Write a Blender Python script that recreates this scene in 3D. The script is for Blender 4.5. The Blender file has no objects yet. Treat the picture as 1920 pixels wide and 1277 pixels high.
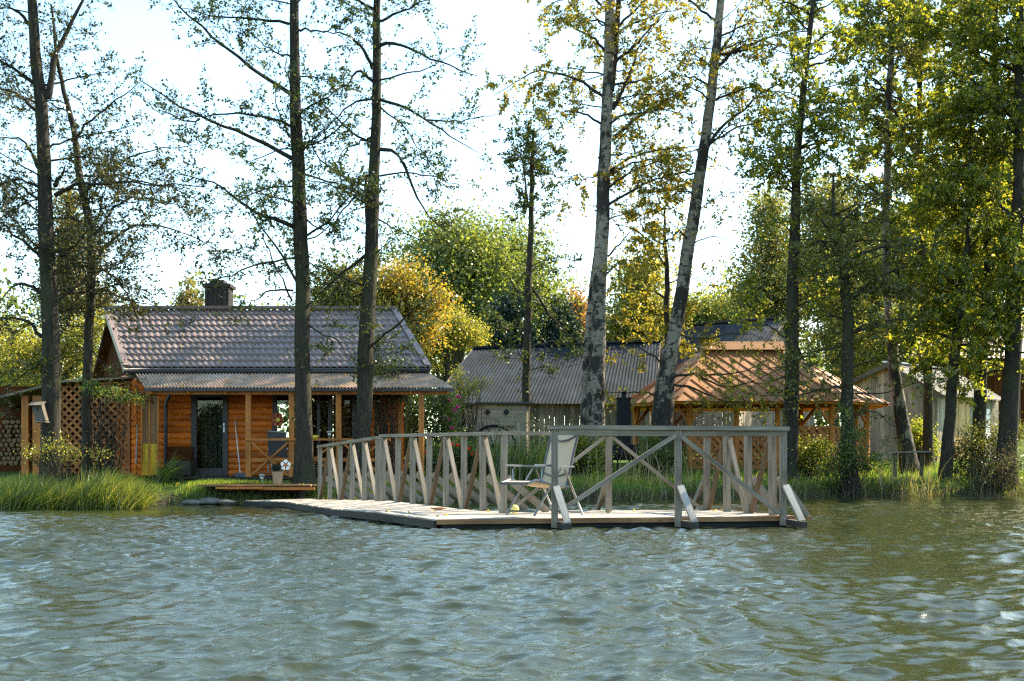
import bpy, math, random
import numpy as np
from mathutils import Vector, Matrix

scn = bpy.context.scene
COL = scn.collection
# ---------------------------------------------------------------- camera
F, HY, CH = 2400.0, 878.0, 0.77          # focal length in photo pixels, horizon row, eye height
cam = bpy.data.cameras.new('camera'); cam.lens = 45.0; cam.sensor_width = 36.0
cam.shift_y = (HY - 638.5) / 1920.0; cam.clip_start = 0.05; cam.clip_end = 5000
camo = bpy.data.objects.new('camera', cam); COL.objects.link(camo)
camo.location = (0, 0, CH); camo.rotation_euler = (math.radians(90), 0, 0)
scn.camera = camo
# ---------------------------------------------------------------- light
AZ, EL = math.radians(57), math.radians(42)   # sun azimuth from +Y towards +X, elevation
W = bpy.data.worlds.new('World'); scn.world = W; W.use_nodes = True
nt = W.node_tree; nt.nodes.clear()
wo = nt.nodes.new('ShaderNodeOutputWorld'); bg = nt.nodes.new('ShaderNodeBackground')
sky = nt.nodes.new('ShaderNodeTexSky'); sky.sky_type = 'NISHITA'; sky.sun_disc = False
sky.sun_elevation = EL; sky.sun_rotation = AZ; sky.air_density = 1.0; sky.dust_density = 0.4; sky.ozone_density = 1.6
tc = nt.nodes.new('ShaderNodeTexCoord'); mp = nt.nodes.new('ShaderNodeMapping'); mp.inputs['Scale'].default_value = (1.0, 1.0, 2.2)
mp.inputs['Location'].default_value = (0.35, 0.1, 0.0)
nz = nt.nodes.new('ShaderNodeTexNoise'); nz.inputs['Scale'].default_value = 2.2; nz.inputs['Detail'].default_value = 6; nz.inputs['Roughness'].default_value = 0.55
rp = nt.nodes.new('ShaderNodeMapRange'); rp.interpolation_type = 'SMOOTHSTEP'; rp.inputs['From Min'].default_value = 0.95; rp.inputs['From Max'].default_value = 1.25
mx = nt.nodes.new('ShaderNodeMixRGB'); mx.inputs['Color2'].default_value = (3.1, 3.1, 3.0, 1)
ml = nt.nodes.new('ShaderNodeMath'); ml.operation = 'MULTIPLY'; ml.inputs[1].default_value = 0.9
nt.links.new(tc.outputs['Generated'], mp.inputs['Vector']); nt.links.new(mp.outputs[0], nz.inputs['Vector'])
# thin bright cloud, thickest towards the sun
dt = nt.nodes.new('ShaderNodeVectorMath'); dt.operation = 'DOT_PRODUCT'; dt.inputs[1].default_value = (math.sin(AZ) * math.cos(EL), math.cos(AZ) * math.cos(EL), math.sin(EL))
mm = nt.nodes.new('ShaderNodeMath'); mm.operation = 'MULTIPLY_ADD'; mm.inputs[1].default_value = 0.9; nt.links.new(tc.outputs['Generated'], dt.inputs[0]); nt.links.new(dt.outputs['Value'], mm.inputs[0])
sz = nt.nodes.new('ShaderNodeSeparateXYZ'); nt.links.new(tc.outputs['Generated'], sz.inputs[0])
z1 = nt.nodes.new('ShaderNodeMapRange'); z1.inputs['From Min'].default_value = .22; z1.inputs['From Max'].default_value = .42; z1.inputs['To Min'].default_value = 0; z1.inputs['To Max'].default_value = -.55; nt.links.new(sz.outputs['Z'], z1.inputs['Value'])
z2 = nt.nodes.new('ShaderNodeMath'); z2.operation = 'ADD'; nt.links.new(nz.outputs['Fac'], z2.inputs[0]); nt.links.new(z1.outputs[0], z2.inputs[1])
nt.links.new(z2.outputs[0], mm.inputs[2]); nt.links.new(mm.outputs[0], rp.inputs['Value']); nt.links.new(rp.outputs[0], ml.inputs[0]); nt.links.new(ml.outputs[0], mx.inputs['Fac'])
wb = nt.nodes.new('ShaderNodeMixRGB'); wb.blend_type = 'MULTIPLY'; wb.inputs[0].default_value = 1; wb.inputs[2].default_value = (.94, 1.0, .89, 1); nt.links.new(sky.outputs[0], wb.inputs[1]); nt.links.new(wb.outputs[0], mx.inputs['Color1']); nt.links.new(mx.outputs[0], bg.inputs['Color'])
bg.inputs['Strength'].default_value = 0.15
nt.links.new(bg.outputs[0], wo.inputs['Surface'])
sl = bpy.data.lights.new('sun', 'SUN'); sl.energy = 5.0; sl.angle = math.radians(0.5); sl.color = (1.0, 0.87, 0.66)
so = bpy.data.objects.new('sun', sl); COL.objects.link(so)
sd = Vector((math.sin(AZ) * math.cos(EL), math.cos(AZ) * math.cos(EL), math.sin(EL)))
so.rotation_euler = (-sd).to_track_quat('-Z', 'Y').to_euler(); so.location = sd * 60
scn.view_settings.view_transform = 'Standard'; scn.view_settings.look = 'None'
scn.view_settings.gamma = 1.0; scn.view_settings.exposure = 1.85; scn.view_settings.use_curve_mapping = False
scn.render.engine = 'CYCLES'
scn.cycles.use_denoising = False; scn.cycles.pixel_filter_type = 'BLACKMAN_HARRIS'; scn.cycles.filter_width = 1.3; scn.cycles.sample_clamp_indirect = 4.0; scn.cycles.sample_clamp_direct = 14.0
scn.cycles.max_bounces = 7; scn.cycles.diffuse_bounces = 3; scn.cycles.glossy_bounces = 3
scn.cycles.transmission_bounces = 4; scn.cycles.transparent_max_bounces = 8
scn.cycles.caustics_reflective = False; scn.cycles.caustics_refractive = False

# ---------------------------------------------------------------- helpers
def P(px, py, d):
    """world point seen at photo pixel (px, py) at distance d in front of the camera"""
    return Vector(((px - 960.0) / F * d, d, CH + (HY - py) / F * d))
def X(px, d): return (px - 960.0) / F * d
def Z(py, d): return CH + (HY - py) / F * d

SHORE = [(-60, 26.0), (-5, 26.5), (-4, 27.0), (0, 29.5), (3, 31.0), (6, 33.0), (10, 34.5), (15, 35.0), (60, 36.0)]
SX = np.array([p[0] for p in SHORE]); SY = np.array([p[1] for p in SHORE])
def ground_np(x, y):
    sh = np.interp(x, SX, SY) + 0.18 * np.sin(x * 2.3) + 0.12 * np.sin(x * 5.1 + 1)
    s = y - sh
    t = np.clip((s + 0.5) / 1.5, 0, 1); t = t * t * (3 - 2 * t)
    slope = 0.05 + 0.017 * np.clip((x + 3) / 8, 0, 1)
    z = -0.45 + 0.80 * t + slope * np.clip(s - 1, 0, 40)
    z += (0.03 * np.sin(x * 1.7 + y * 0.9) + 0.025 * np.sin(x * 0.6 - y * 1.4)) * np.clip(s, 0, 1)
    return z
def gz(x, y): return float(ground_np(np.array([x]), np.array([y]))[0])

ORI = {}
def props(o, label=None, cat=None, group=None, kind=None):
    if label: o['label'] = label
    if cat: o['category'] = cat
    if group: o['group'] = group
    if kind: o['kind'] = kind
    return o
def thing(name, label, cat, loc, group=None):
    o = bpy.data.objects.new(name, None); COL.objects.link(o); o.location = loc; o.empty_display_size = 0.2
    ORI[o] = Vector(loc)
    return props(o, label, cat, group)
def link(name, me, mat, parent=None, loc=None):
    """me in world coordinates relative to its origin; parent's parts share the thing's origin"""
    o = bpy.data.objects.new(name, me); COL.objects.link(o)
    if mat: me.materials.append(mat)
    if parent is not None:
        o.parent = parent; ORI[o] = ORI[parent]
    else:
        ORI[o] = Vector(loc) if loc is not None else Vector((0, 0, 0)); o.location = ORI[o]
    return o

class MB:
    """collects boxes, bars, tubes and sheets; build() links them as ONE mesh object"""
    def __init__(s): s.v = []; s.f = []; s.uv = []; s.sm = []; s.r = random.Random(7)
    def face(s, idx, uv=None, smooth=False):
        s.f.append(idx); s.uv.append(uv or [(0, 0)] * len(idx)); s.sm.append(smooth)
    def hexa(s, c, L, W_, H):
        """8 corners: c[0..3] start ring, c[4..7] end ring; L length, W_, H section"""
        b = len(s.v); s.v += [tuple(p) for p in c]; ou, ov = s.r.random() * 40, s.r.random() * 40
        ws = [W_, H, W_, H]; acc = 0
        for i in range(4):
            j = (i + 1) % 4
            s.face([b + i, b + j, b + 4 + j, b + 4 + i], [(ou, ov + acc), (ou, ov + acc + ws[i]), (ou + L, ov + acc + ws[i]), (ou + L, ov + acc)])
            acc += ws[i]
        e = [(ou, ov), (ou, ov + W_), (ou + .02, ov + W_), (ou + .02, ov)]
        s.face([b + 3, b + 2, b + 1, b], e); s.face([b + 4, b + 5, b + 6, b + 7], e)
    def bar(s, p0, p1, w, h=None, up=(0, 0, 1), w1=None, h1=None):
        h = h or w; p0, p1 = Vector(p0), Vector(p1); t = (p1 - p0); L = t.length; t.normalize(); up = Vector(up)
        if abs(t.dot(up)) > 0.98: up = Vector((0, 1, 0)) if abs(t.y) < .9 else Vector((1, 0, 0))
        sd_ = t.cross(up).normalized(); u = sd_.cross(t).normalized()
        q = [(-1, -1), (1, -1), (1, 1), (-1, 1)]; w1 = w1 or w; h1 = h1 or h
        s.hexa([p0 + sd_ * a * w / 2 + u * b * h / 2 for a, b in q] + [p1 + sd_ * a * w1 / 2 + u * b * h1 / 2 for a, b in q], L, w, h)
    def box(s, c, sz, rz=0.0):
        c = Vector(c); a = Vector((math.cos(rz), math.sin(rz), 0))
        L = sz[0]
        s.bar(c - a * L / 2, c + a * L / 2, sz[1], sz[2])
    def vbox(s, c, sz, rz=0.0):
        """box with vertical grain; c = centre of the bottom"""
        c = Vector(c); b = len(s.v); ca, sa = math.cos(rz), math.sin(rz)
        q = [(-1, -1), (1, -1), (1, 1), (-1, 1)]
        f = lambda a, b_, z: Vector((c.x + a * sz[0] / 2 * ca - b_ * sz[1] / 2 * sa, c.y + a * sz[0] / 2 * sa + b_ * sz[1] / 2 * ca, c.z + z))
        s.hexa([f(a, b_, 0) for a, b_ in q] + [f(a, b_, sz[2]) for a, b_ in q], sz[2], sz[0], sz[1])
    def prism(s, pts, vec, grain=None):
        """polygon (list of points) extruded by vec"""
        vec = Vector(vec); n = len(pts); pts = [Vector(p) for p in pts]; b = len(s.v)
        s.v += [tuple(p) for p in pts] + [tuple(p + vec) for p in pts]
        e0 = (pts[1] - pts[0]).normalized() if grain is None else Vector(grain).normalized()
        nn = sum(((pts[i] - pts[0]).cross(pts[(i + 1) % n] - pts[0]) for i in range(n)), Vector()).normalized(); e1 = nn.cross(e0)
        ou, ov = s.r.random() * 40, s.r.random() * 40
        uv = [(ou + (p - pts[0]).dot(e0), ov + (p - pts[0]).dot(e1)) for p in pts]
        s.face([b + n - 1 - i for i in range(n)], [uv[n - 1 - i] for i in range(n)]); s.face([b + n + i for i in range(n)], uv)
        for i in range(n):
            j = (i + 1) % n; L = (pts[j] - pts[i]).length
            s.face([b + i, b + j, b + n + j, b + n + i], [(ou, ov), (ou + L, ov), (ou + L, ov + .05), (ou, ov + .05)])
    def tube(s, pts, rad, n=8, caps=True):
        pts = [Vector(p) for p in pts]; K = len(pts); b = len(s.v)
        if not hasattr(rad, '__len__'): rad = [rad] * K
        ou = s.r.random() * 40; L = 0
        Ls = [0]
        for i in range(1, K): L += (pts[i] - pts[i - 1]).length; Ls.append(L)
        for i in range(K):
            t = (pts[min(i + 1, K - 1)] - pts[max(i - 1, 0)]).normalized()
            ref = Vector((0, 0, 1)) if abs(t.z) < .9 else Vector((0, 1, 0))
            u = t.cross(ref).normalized(); w = t.cross(u)
            for k in range(n):
                a = 2 * math.pi * k / n
                s.v.append(tuple(pts[i] + (u * math.cos(a) + w * math.sin(a)) * rad[i]))
        for i in range(K - 1):
            for k in range(n):
                k2 = (k + 1) % n; c = 2 * math.pi * rad[i] / n
                s.face([b + i * n + k, b + i * n + k2, b + (i + 1) * n + k2, b + (i + 1) * n + k],
                       [(ou + Ls[i], k * c), (ou + Ls[i], (k + 1) * c), (ou + Ls[i + 1], (k + 1) * c), (ou + Ls[i + 1], k * c)], True)
        if caps:
            s.face([b + k for k in range(n)], [(math.cos(6.283 * k / n) * rad[0], math.sin(6.283 * k / n) * rad[0]) for k in range(n)])
            e = b + (K - 1) * n
            s.face([e + n - 1 - k for k in range(n)], [(math.cos(6.283 * k / n) * rad[-1], math.sin(6.283 * k / n) * rad[-1]) for k in range(n)])
    def lathe(s, c, prof, n=16):
        """prof: list of (r, z) about vertical axis through c"""
        c = Vector(c); b = len(s.v)
        for r, z in prof:
            for k in range(n):
                a = 2 * math.pi * k / n; s.v.append((c.x + r * math.cos(a), c.y + r * math.sin(a), c.z + z))
        for i in range(len(prof) - 1):
            for k in range(n):
                k2 = (k + 1) % n
                s.face([b + i * n + k, b + i * n + k2, b + (i + 1) * n + k2, b + (i + 1) * n + k], [(k, i), (k + 1, i), (k + 1, i + 1), (k, i + 1)], True)
    def sheet(s, G, smooth=True, uvs=None):
        """G: (A,B,3) array of points"""
        A, B = G.shape[:2]; b = len(s.v); s.v += [tuple(p) for p in G.reshape(-1, 3)]
        for i in range(A - 1):
            for j in range(B - 1):
                s.face([b + i * B + j, b + i * B + j + 1, b + (i + 1) * B + j + 1, b + (i + 1) * B + j],
                       [(j, i), (j + 1, i), (j + 1, i + 1), (j, i + 1)] if uvs is None else [uvs[i][j], uvs[i][j + 1], uvs[i + 1][j + 1], uvs[i + 1][j]], smooth)
    def build(s, name, mat, parent=None, loc=None, label=None):
        o0 = ORI[parent] if parent is not None else (Vector(loc) if loc is not None else Vector((0, 0, 0)))
        me = bpy.data.meshes.new(name)
        me.from_pydata([(v[0] - o0.x, v[1] - o0.y, v[2] - o0.z) for v in s.v], [], s.f)
        ul = me.uv_layers.new(name='UVMap')
        flat = [c for f in s.uv for uv in f for c in uv]; ul.data.foreach_set('uv', flat)
        me.polygons.foreach_set('use_smooth', s.sm)
        o = link(name, me, mat, parent, loc)
        if label: o['label'] = label
        return o

def qmesh(name, V, Q, smooth=False):
    V = np.ascontiguousarray(V, dtype=np.float32).reshape(-1, 3); Q = np.ascontiguousarray(Q, dtype=np.int32)
    me = bpy.data.meshes.new(name); n, k = Q.shape
    me.vertices.add(len(V)); me.vertices.foreach_set('co', V.ravel())
    me.loops.add(n * k); me.loops.foreach_set('vertex_index', Q.ravel())
    me.polygons.add(n); me.polygons.foreach_set('loop_start', np.arange(n, dtype=np.int32) * k)
    if smooth: me.polygons.foreach_set('use_smooth', np.ones(n, dtype=bool))
    me.update(calc_edges=True)
    return me

# ---------------------------------------------------------------- materials
def ramp(nt, els, interp='LINEAR'):
    r = nt.nodes.new('ShaderNodeValToRGB'); cr = r.color_ramp; cr.interpolation = interp
    while len(cr.elements) < len(els): cr.elements.new(0.5)
    for e, (p, c) in zip(cr.elements, els): e.position = p; e.color = (*c, 1)
    return r
def newmat(name):
    m = bpy.data.materials.new(name); m.use_nodes = True; nt = m.node_tree
    return m, nt, nt.nodes['Principled BSDF']
def noise(nt, vec, scale, detail=4, rough=.6):
    n = nt.nodes.new('ShaderNodeTexNoise'); n.inputs['Scale'].default_value = scale; n.inputs['Detail'].default_value = detail; n.inputs['Roughness'].default_value = rough
    if vec is not None: nt.links.new(vec, n.inputs['Vector'])
    return n
def mapping(nt, src, scale):
    m = nt.nodes.new('ShaderNodeMapping'); m.inputs['Scale'].default_value = scale; nt.links.new(src, m.inputs['Vector']); return m.outputs[0]
def mixc(nt, mode, fac, a, b):
    m = nt.nodes.new('ShaderNodeMixRGB'); m.blend_type = mode
    for s_, val in ((0, fac), (1, a), (2, b)):
        if isinstance(val, bpy.types.NodeSocket): nt.links.new(val, m.inputs[s_])
        else: m.inputs[s_].default_value = val if s_ == 0 else (*val, 1)
    return m.outputs[0]
def bump(nt, bs, height, strength, dist=0.01):
    b = nt.nodes.new('ShaderNodeBump'); b.inputs['Strength'].default_value = strength; b.inputs['Distance'].default_value = dist
    nt.links.new(height, b.inputs['Height']); nt.links.new(b.outputs[0], bs.inputs['Normal'])

def wood(name, c1, c2, var=.35, rough=.75, grain=(1.6, 45, 1), knots=True, spec=.3):
    m, nt, bs = newmat(name)
    uv = nt.nodes.new('ShaderNodeTexCoord').outputs['UV']; geo = nt.nodes.new('ShaderNodeNewGeometry')
    n1 = noise(nt, mapping(nt, uv, grain), 1.0, 5, .65)
    col = ramp(nt, [(.3, c1), (.7, c2)]); nt.links.new(n1.outputs['Fac'], col.inputs[0]); out = col.outputs[0]
    iv = ramp(nt, [(0, (1 - var,) * 3), (1, (1 + var * .5,) * 3)]); nt.links.new(geo.outputs['Random Per Island'], iv.inputs[0])
    out = mixc(nt, 'MULTIPLY', 1.0, out, iv.outputs[0])
    n2 = noise(nt, mapping(nt, uv, (.9, 2.5, 1)), 1.3, 3)
    r2 = ramp(nt, [(.35, (.45, .43, .40)), (.62, (1, 1, 1))]); nt.links.new(n2.outputs['Fac'], r2.inputs[0])
    out = mixc(nt, 'MULTIPLY', .8, out, r2.outputs[0])
    if knots:
        vo = nt.nodes.new('ShaderNodeTexVoronoi'); vo.inputs['Scale'].default_value = 1.0; nt.links.new(mapping(nt, uv, (2.2, 9, 1)), vo.inputs['Vector'])
        kr = ramp(nt, [(.06, (.45, .38, .33)), (.13, (1, 1, 1))]); nt.links.new(vo.outputs['Distance'], kr.inputs[0]); out = mixc(nt, 'MULTIPLY', .8, out, kr.outputs[0])
    nt.links.new(out, bs.inputs['Base Color']); bs.inputs['Roughness'].default_value = rough; bs.inputs['Specular IOR Level'].default_value = spec
    bump(nt, bs, n1.outputs['Fac'], .35, .006)
    return m
def plain(name, c, rough=.6, metal=0.0, var=.25, scale=6.0, bmp=.15, spec=.4):
    m, nt, bs = newmat(name)
    oc = nt.nodes.new('ShaderNodeTexCoord').outputs['Object']
    n = noise(nt, oc, scale, 5, .65)
    r = ramp(nt, [(.25, tuple(x * (1 - var) for x in c)), (.75, tuple(min(1, x * (1 + var)) for x in c))]); nt.links.new(n.outputs['Fac'], r.inputs[0])
    nt.links.new(r.outputs[0], bs.inputs['Base Color']); bs.inputs['Roughness'].default_value = rough; bs.inputs['Metallic'].default_value = metal
    bs.inputs['Specular IOR Level'].default_value = spec
    if bmp: bump(nt, bs, n.outputs['Fac'], bmp, .01)
    return m
def leafmat(name, cols, trans=.5, glow=1.5):
    m = bpy.data.materials.new(name); m.use_nodes = True; nt = m.node_tree; nt.nodes.clear()
    out = nt.nodes.new('ShaderNodeOutputMaterial'); geo = nt.nodes.new('ShaderNodeNewGeometry')
    r = ramp(nt, [(i / max(1, len(cols) - 1), c) for i, c in enumerate(cols)]); nt.links.new(geo.outputs['Random Per Island'], r.inputs[0])
    d = nt.nodes.new('ShaderNodeBsdfDiffuse'); t = nt.nodes.new('ShaderNodeBsdfTranslucent'); g = nt.nodes.new('ShaderNodeBsdfGlossy')
    g.inputs['Roughness'].default_value = .4; g.inputs['Color'].default_value = (.8, .8, .8, 1)
    nt.links.new(r.outputs[0], d.inputs['Color'])
    tcol = mixc(nt, 'MULTIPLY', 1.0, r.outputs[0], (glow * 1.15, glow * 1.1, glow * .55)); nt.links.new(tcol, t.inputs['Color'])
    a = nt.nodes.new('ShaderNodeMixShader'); a.inputs[0].default_value = trans; nt.links.new(d.outputs[0], a.inputs[1]); nt.links.new(t.outputs[0], a.inputs[2])
    b = nt.nodes.new('ShaderNodeMixShader'); b.inputs[0].default_value = .04; nt.links.new(a.outputs[0], b.inputs[1]); nt.links.new(g.outputs[0], b.inputs[2])
    nt.links.new(b.outputs[0], out.inputs['Surface'])
    return m
def barkmat(name, c1, c2, moss=None):
    m, nt, bs = newmat(name)
    oc = nt.nodes.new('ShaderNodeTexCoord').outputs['Object']
    n = noise(nt, mapping(nt, oc, (22, 22, 4)), 1.0, 6, .7)
    r = ramp(nt, [(.3, c1), (.68, c2)]); nt.links.new(n.outputs['Fac'], r.inputs[0]); out = r.outputs[0]
    if moss:
        n2 = noise(nt, mapping(nt, oc, (3, 3, 1.2)), 1.0, 5, .7); r2 = ramp(nt, [(.48, (0, 0, 0)), (.66, (1, 1, 1))]); nt.links.new(n2.outputs['Fac'], r2.inputs[0])
        out = mixc(nt, 'MIX', r2.outputs[0], out, moss)
    nt.links.new(out, bs.inputs['Base Color']); bs.inputs['Roughness'].default_value = .95; bs.inputs['Specular IOR Level'].default_value = .15
    bump(nt, bs, n.outputs['Fac'], 1.0, .04)
    return m
def birchmat(name, basez=2.2):
    m, nt, bs = newmat(name)
    oc = nt.nodes.new('ShaderNodeTexCoord').outputs['Object']
    sx = nt.nodes.new('ShaderNodeSeparateXYZ'); nt.links.new(oc, sx.inputs[0])
    n1 = noise(nt, mapping(nt, oc, (3.0, 3.0, 11)), 1.0, 5, .7)
    n2 = noise(nt, mapping(nt, oc, (1.7, 1.7, 1.1)), 1.0, 5, .75)
    white = ramp(nt, [(.3, (.14, .115, .085)), (.65, (.34, .29, .22))]); nt.links.new(n1.outputs['Fac'], white.inputs[0])
    b1 = ramp(nt, [(.55, (0, 0, 0)), (.61, (1, 1, 1))]); nt.links.new(n1.outputs['Fac'], b1.inputs[0])
    b2 = ramp(nt, [(.48, (0, 0, 0)), (.53, (1, 1, 1))]); nt.links.new(n2.outputs['Fac'], b2.inputs[0])
    # rough black bark low on the stem
    ad = nt.nodes.new('ShaderNodeMath'); ad.operation = 'MULTIPLY_ADD'; nt.links.new(sx.outputs['Z'], ad.inputs[0]); ad.inputs[1].default_value = -.16; ad.inputs[2].default_value = .16 * basez + .1
    ad2 = nt.nodes.new('ShaderNodeMath'); ad2.operation = 'ADD'; n3 = noise(nt, mapping(nt, oc, (5, 5, 2.6)), 1.0, 5, .75); nt.links.new(ad.outputs[0], ad2.inputs[0]); nt.links.new(n3.outputs['Fac'], ad2.inputs[1])
    b3 = ramp(nt, [(.62, (0, 0, 0)), (.70, (1, 1, 1))]); nt.links.new(ad2.outputs[0], b3.inputs[0])
    k = mixc(nt, 'LIGHTEN', 1.0, b1.outputs[0], b2.outputs[0]); k = mixc(nt, 'LIGHTEN', 1.0, k, b3.outputs[0])
    out = mixc(nt, 'MIX', k, white.outputs[0], (.035, .03, .025))
    nt.links.new(out, bs.inputs['Base Color']); bs.inputs['Roughness'].default_value = .85; bs.inputs['Specular IOR Level'].default_value = .2
    bump(nt, bs, k, .5, .02)
    return m

M = {}
M['grey_wood'] = wood('weathered_grey_wood', (.175, .143, .105), (.39, .33, .25), .5)
M['deck_wood'] = wood('pale_deck_wood', (.36, .32, .27), (.56, .52, .46), .22)
M['brown_brace'] = wood('brown_brace_wood', (.10, .068, .04), (.23, .15, .085), .3)
M['dark_wood'] = wood('dark_timber', (.03, .026, .02), (.07, .06, .045), .3)  # very dark wood for the terrace floor, beams and low supports
M['siding'] = wood('orange_log_siding', (.62, .118, .006), (.86, .22, .017), .22, .5, (1.2, 30, 1))
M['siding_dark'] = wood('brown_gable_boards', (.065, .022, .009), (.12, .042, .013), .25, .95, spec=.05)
M['soffit'] = wood('lit_orange_soffit', (.62, .20, .025), (.85, .34, .05), .2, .5)  # orange stain brightened, the light under the eaves is put into the colour
M['orange'] = wood('orange_stained_wood', (.42, .13, .02), (.66, .24, .045), .2, .5)
M['lattice'] = wood('lattice_wood', (.38, .135, .035), (.58, .22, .06), .25, .6)
M['gaz_roof'] = wood('copper_brown_roof_boards', (.38, .17, .068), (.55, .285, .12), .18, .6, (1, 14, 1), False)
M['landing'] = wood('brown_landing_boards', (.24, .115, .05), (.44, .24, .11), .3)
M['barn_wood'] = wood('old_grey_barn_boards', (.075, .064, .05), (.18, .155, .12), .45)
M['shed_wood'] = wood('tan_grey_shed_boards', (.26, .215, .155), (.46, .39, .29), .4)
M['yellow'] = wood('yellow_painted_boards', (.55, .30, .01), (.75, .44, .02), .15, .5)
M['door_tan'] = wood('tan_door_wood', (.48, .29, .10), (.60, .38, .15), .15, .6)
M['frame'] = plain('dark_brown_frame', (.032, .024, .022), .45)
M['gutter'] = plain('dark_gutter', (.035, .028, .03), .4)
M['tile'] = plain('mauve_brown_metal_tile', (.20, .147, .125), .42, 0, .18, 3, 0, .5)
M['black'] = plain('black_iron', (.010, .010, .011), .7, spec=.15)
M['metal'] = plain('grey_metal', (.35, .36, .37), .35, .7)
M['pvc'] = plain('white_plastic', (.75, .74, .70), .4)
M['grey_fabric'] = plain('grey_chair_fabric', (.085, .08, .08), .9)
M['beige_mesh'] = plain('beige_sling_fabric', (.52, .39, .26), .8, 0, .1, 60)
M['band'] = plain('dark_grey_trim', (.10, .10, .105), .6)
M['chair_tube'] = plain('chair_metal_tube', (.30, .29, .28), .35, .3)
M['stone'] = plain('pale_concrete', (.42, .41, .38), .85)
M['slate'] = plain('dark_shingle', (.06, .055, .05), .8)
M['brown_roof'] = plain('brown_sheet_roof', (.13, .075, .055), .6)
M['void'] = plain('dark_float', (.012, .012, .012), .7)
M['mud'] = plain('wet_rock', (.16, .14, .11), .6, 0, .5, 4, .6)
M['ball'] = plain('yellow_rubber', (.70, .58, .14), .45)
M['bowl'] = plain('yellow_bowl_plastic', (.80, .55, .05), .4)
M['log_end'] = wood('cut_log_ends', (.12, .07, .034), (.24, .15, .07), .5)
M['pot'] = plain('tan_pot', (.36, .24, .14), .8)
M['white'] = plain('white_paint', (.80, .78, .72), .6)
M['red'] = plain('red_flower_centre', (.45, .10, .03), .6)
M['film'] = wood('brown_reed_matting', (.20, .10, .045), (.34, .18, .085), .2, .8, (3, 60, 1), False)

def corrug(name, c, var, streak):
    m, nt, bs = newmat(name)
    oc = nt.nodes.new('ShaderNodeTexCoord').outputs['Object']
    n = noise(nt, mapping(nt, oc, streak), 1.0, 6, .7)
    r = ramp(nt, [(.3, tuple(x * (1 - var) for x in c)), (.7, tuple(x * (1 + var) for x in c))]); nt.links.new(n.outputs['Fac'], r.inputs[0])
    n2 = noise(nt, oc, .7, 5, .7); r2 = ramp(nt, [(.4, (.5, .52, .45)), (.65, (1, 1, 1))]); nt.links.new(n2.outputs['Fac'], r2.inputs[0])
    o = mixc(nt, 'MULTIPLY', .8, r.outputs[0], r2.outputs[0]); nt.links.new(o, bs.inputs['Base Color']); bs.inputs['Roughness'].default_value = .8
    bs.inputs['Specular IOR Level'].default_value = .06
    return m
M['asbestos'] = corrug('grey_fibre_cement_sheet', (.023, .030, .040), .4, (3, 1, 1))
M['asbestos_dark'] = corrug('dark_fibre_cement_sheet', (.06, .062, .068), .35, (3, 1, 1))
M['sheet_pale'] = corrug('pale_sheet_roof', (.42, .38, .34), .3, (2, 2, 2))
M['awning'] = corrug('brown_translucent_ribbed_sheet', (.66, .48, .38), .2, (4, 1, 1))

def glassmat():
    m = bpy.data.materials.new('window_glass'); m.use_nodes = True; nt = m.node_tree; nt.nodes.clear()
    o = nt.nodes.new('ShaderNodeOutputMaterial'); t = nt.nodes.new('ShaderNodeBsdfTransparent'); g = nt.nodes.new('ShaderNodeBsdfGlossy')
    g.inputs['Roughness'].default_value = .02; t.inputs['Color'].default_value = (.75, .8, .76, 1); f = nt.nodes.new('ShaderNodeFresnel'); f.inputs['IOR'].default_value = 1.35
    mx_ = nt.nodes.new('ShaderNodeMixShader'); nt.links.new(f.outputs[0], mx_.inputs[0]); nt.links.new(t.outputs[0], mx_.inputs[1]); nt.links.new(g.outputs[0], mx_.inputs[2])
    nt.links.new(mx_.outputs[0], o.inputs['Surface']); return m
M['glass'] = glassmat()

def groundmat():
    m, nt, bs = newmat('lawn_and_bank'); geo = nt.nodes.new('ShaderNodeNewGeometry'); pos = geo.outputs['Position']
    sx = nt.nodes.new('ShaderNodeSeparateXYZ'); nt.links.new(pos, sx.inputs[0])
    n1 = noise(nt, pos, 1.3, 6, .7); n2 = noise(nt, pos, 14, 4, .7)
    g = ramp(nt, [(.3, (.035, .07, .012)), (.55, (.07, .13, .018)), (.75, (.13, .16, .035))]); nt.links.new(n1.outputs['Fac'], g.inputs[0])
    g2 = ramp(nt, [(.3, (.5, .5, .5)), (.7, (1.2, 1.2, 1.2))]); nt.links.new(n2.outputs['Fac'], g2.inputs[0])
    gc = mixc(nt, 'MULTIPLY', 1, g.outputs[0], g2.outputs[0])
    mudr = ramp(nt, [(.35, (.03, .025, .018)), (.7, (.09, .07, .045))]); nt.links.new(n2.outputs['Fac'], mudr.inputs[0])
    h = nt.nodes.new('ShaderNodeMapRange'); h.inputs['From Min'].default_value = .12; h.inputs['From Max'].default_value = .32; nt.links.new(sx.outputs['Z'], h.inputs['Value'])
    c = mixc(nt, 'MIX', h.outputs[0], mudr.outputs[0], gc)
    nt.links.new(c, bs.inputs['Base Color']); bs.inputs['Roughness'].default_value = .95; bs.inputs['Specular IOR Level'].default_value = .1
    bump(nt, bs, n2.outputs['Fac'], .8, .05); return m
M['ground'] = groundmat()
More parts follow.
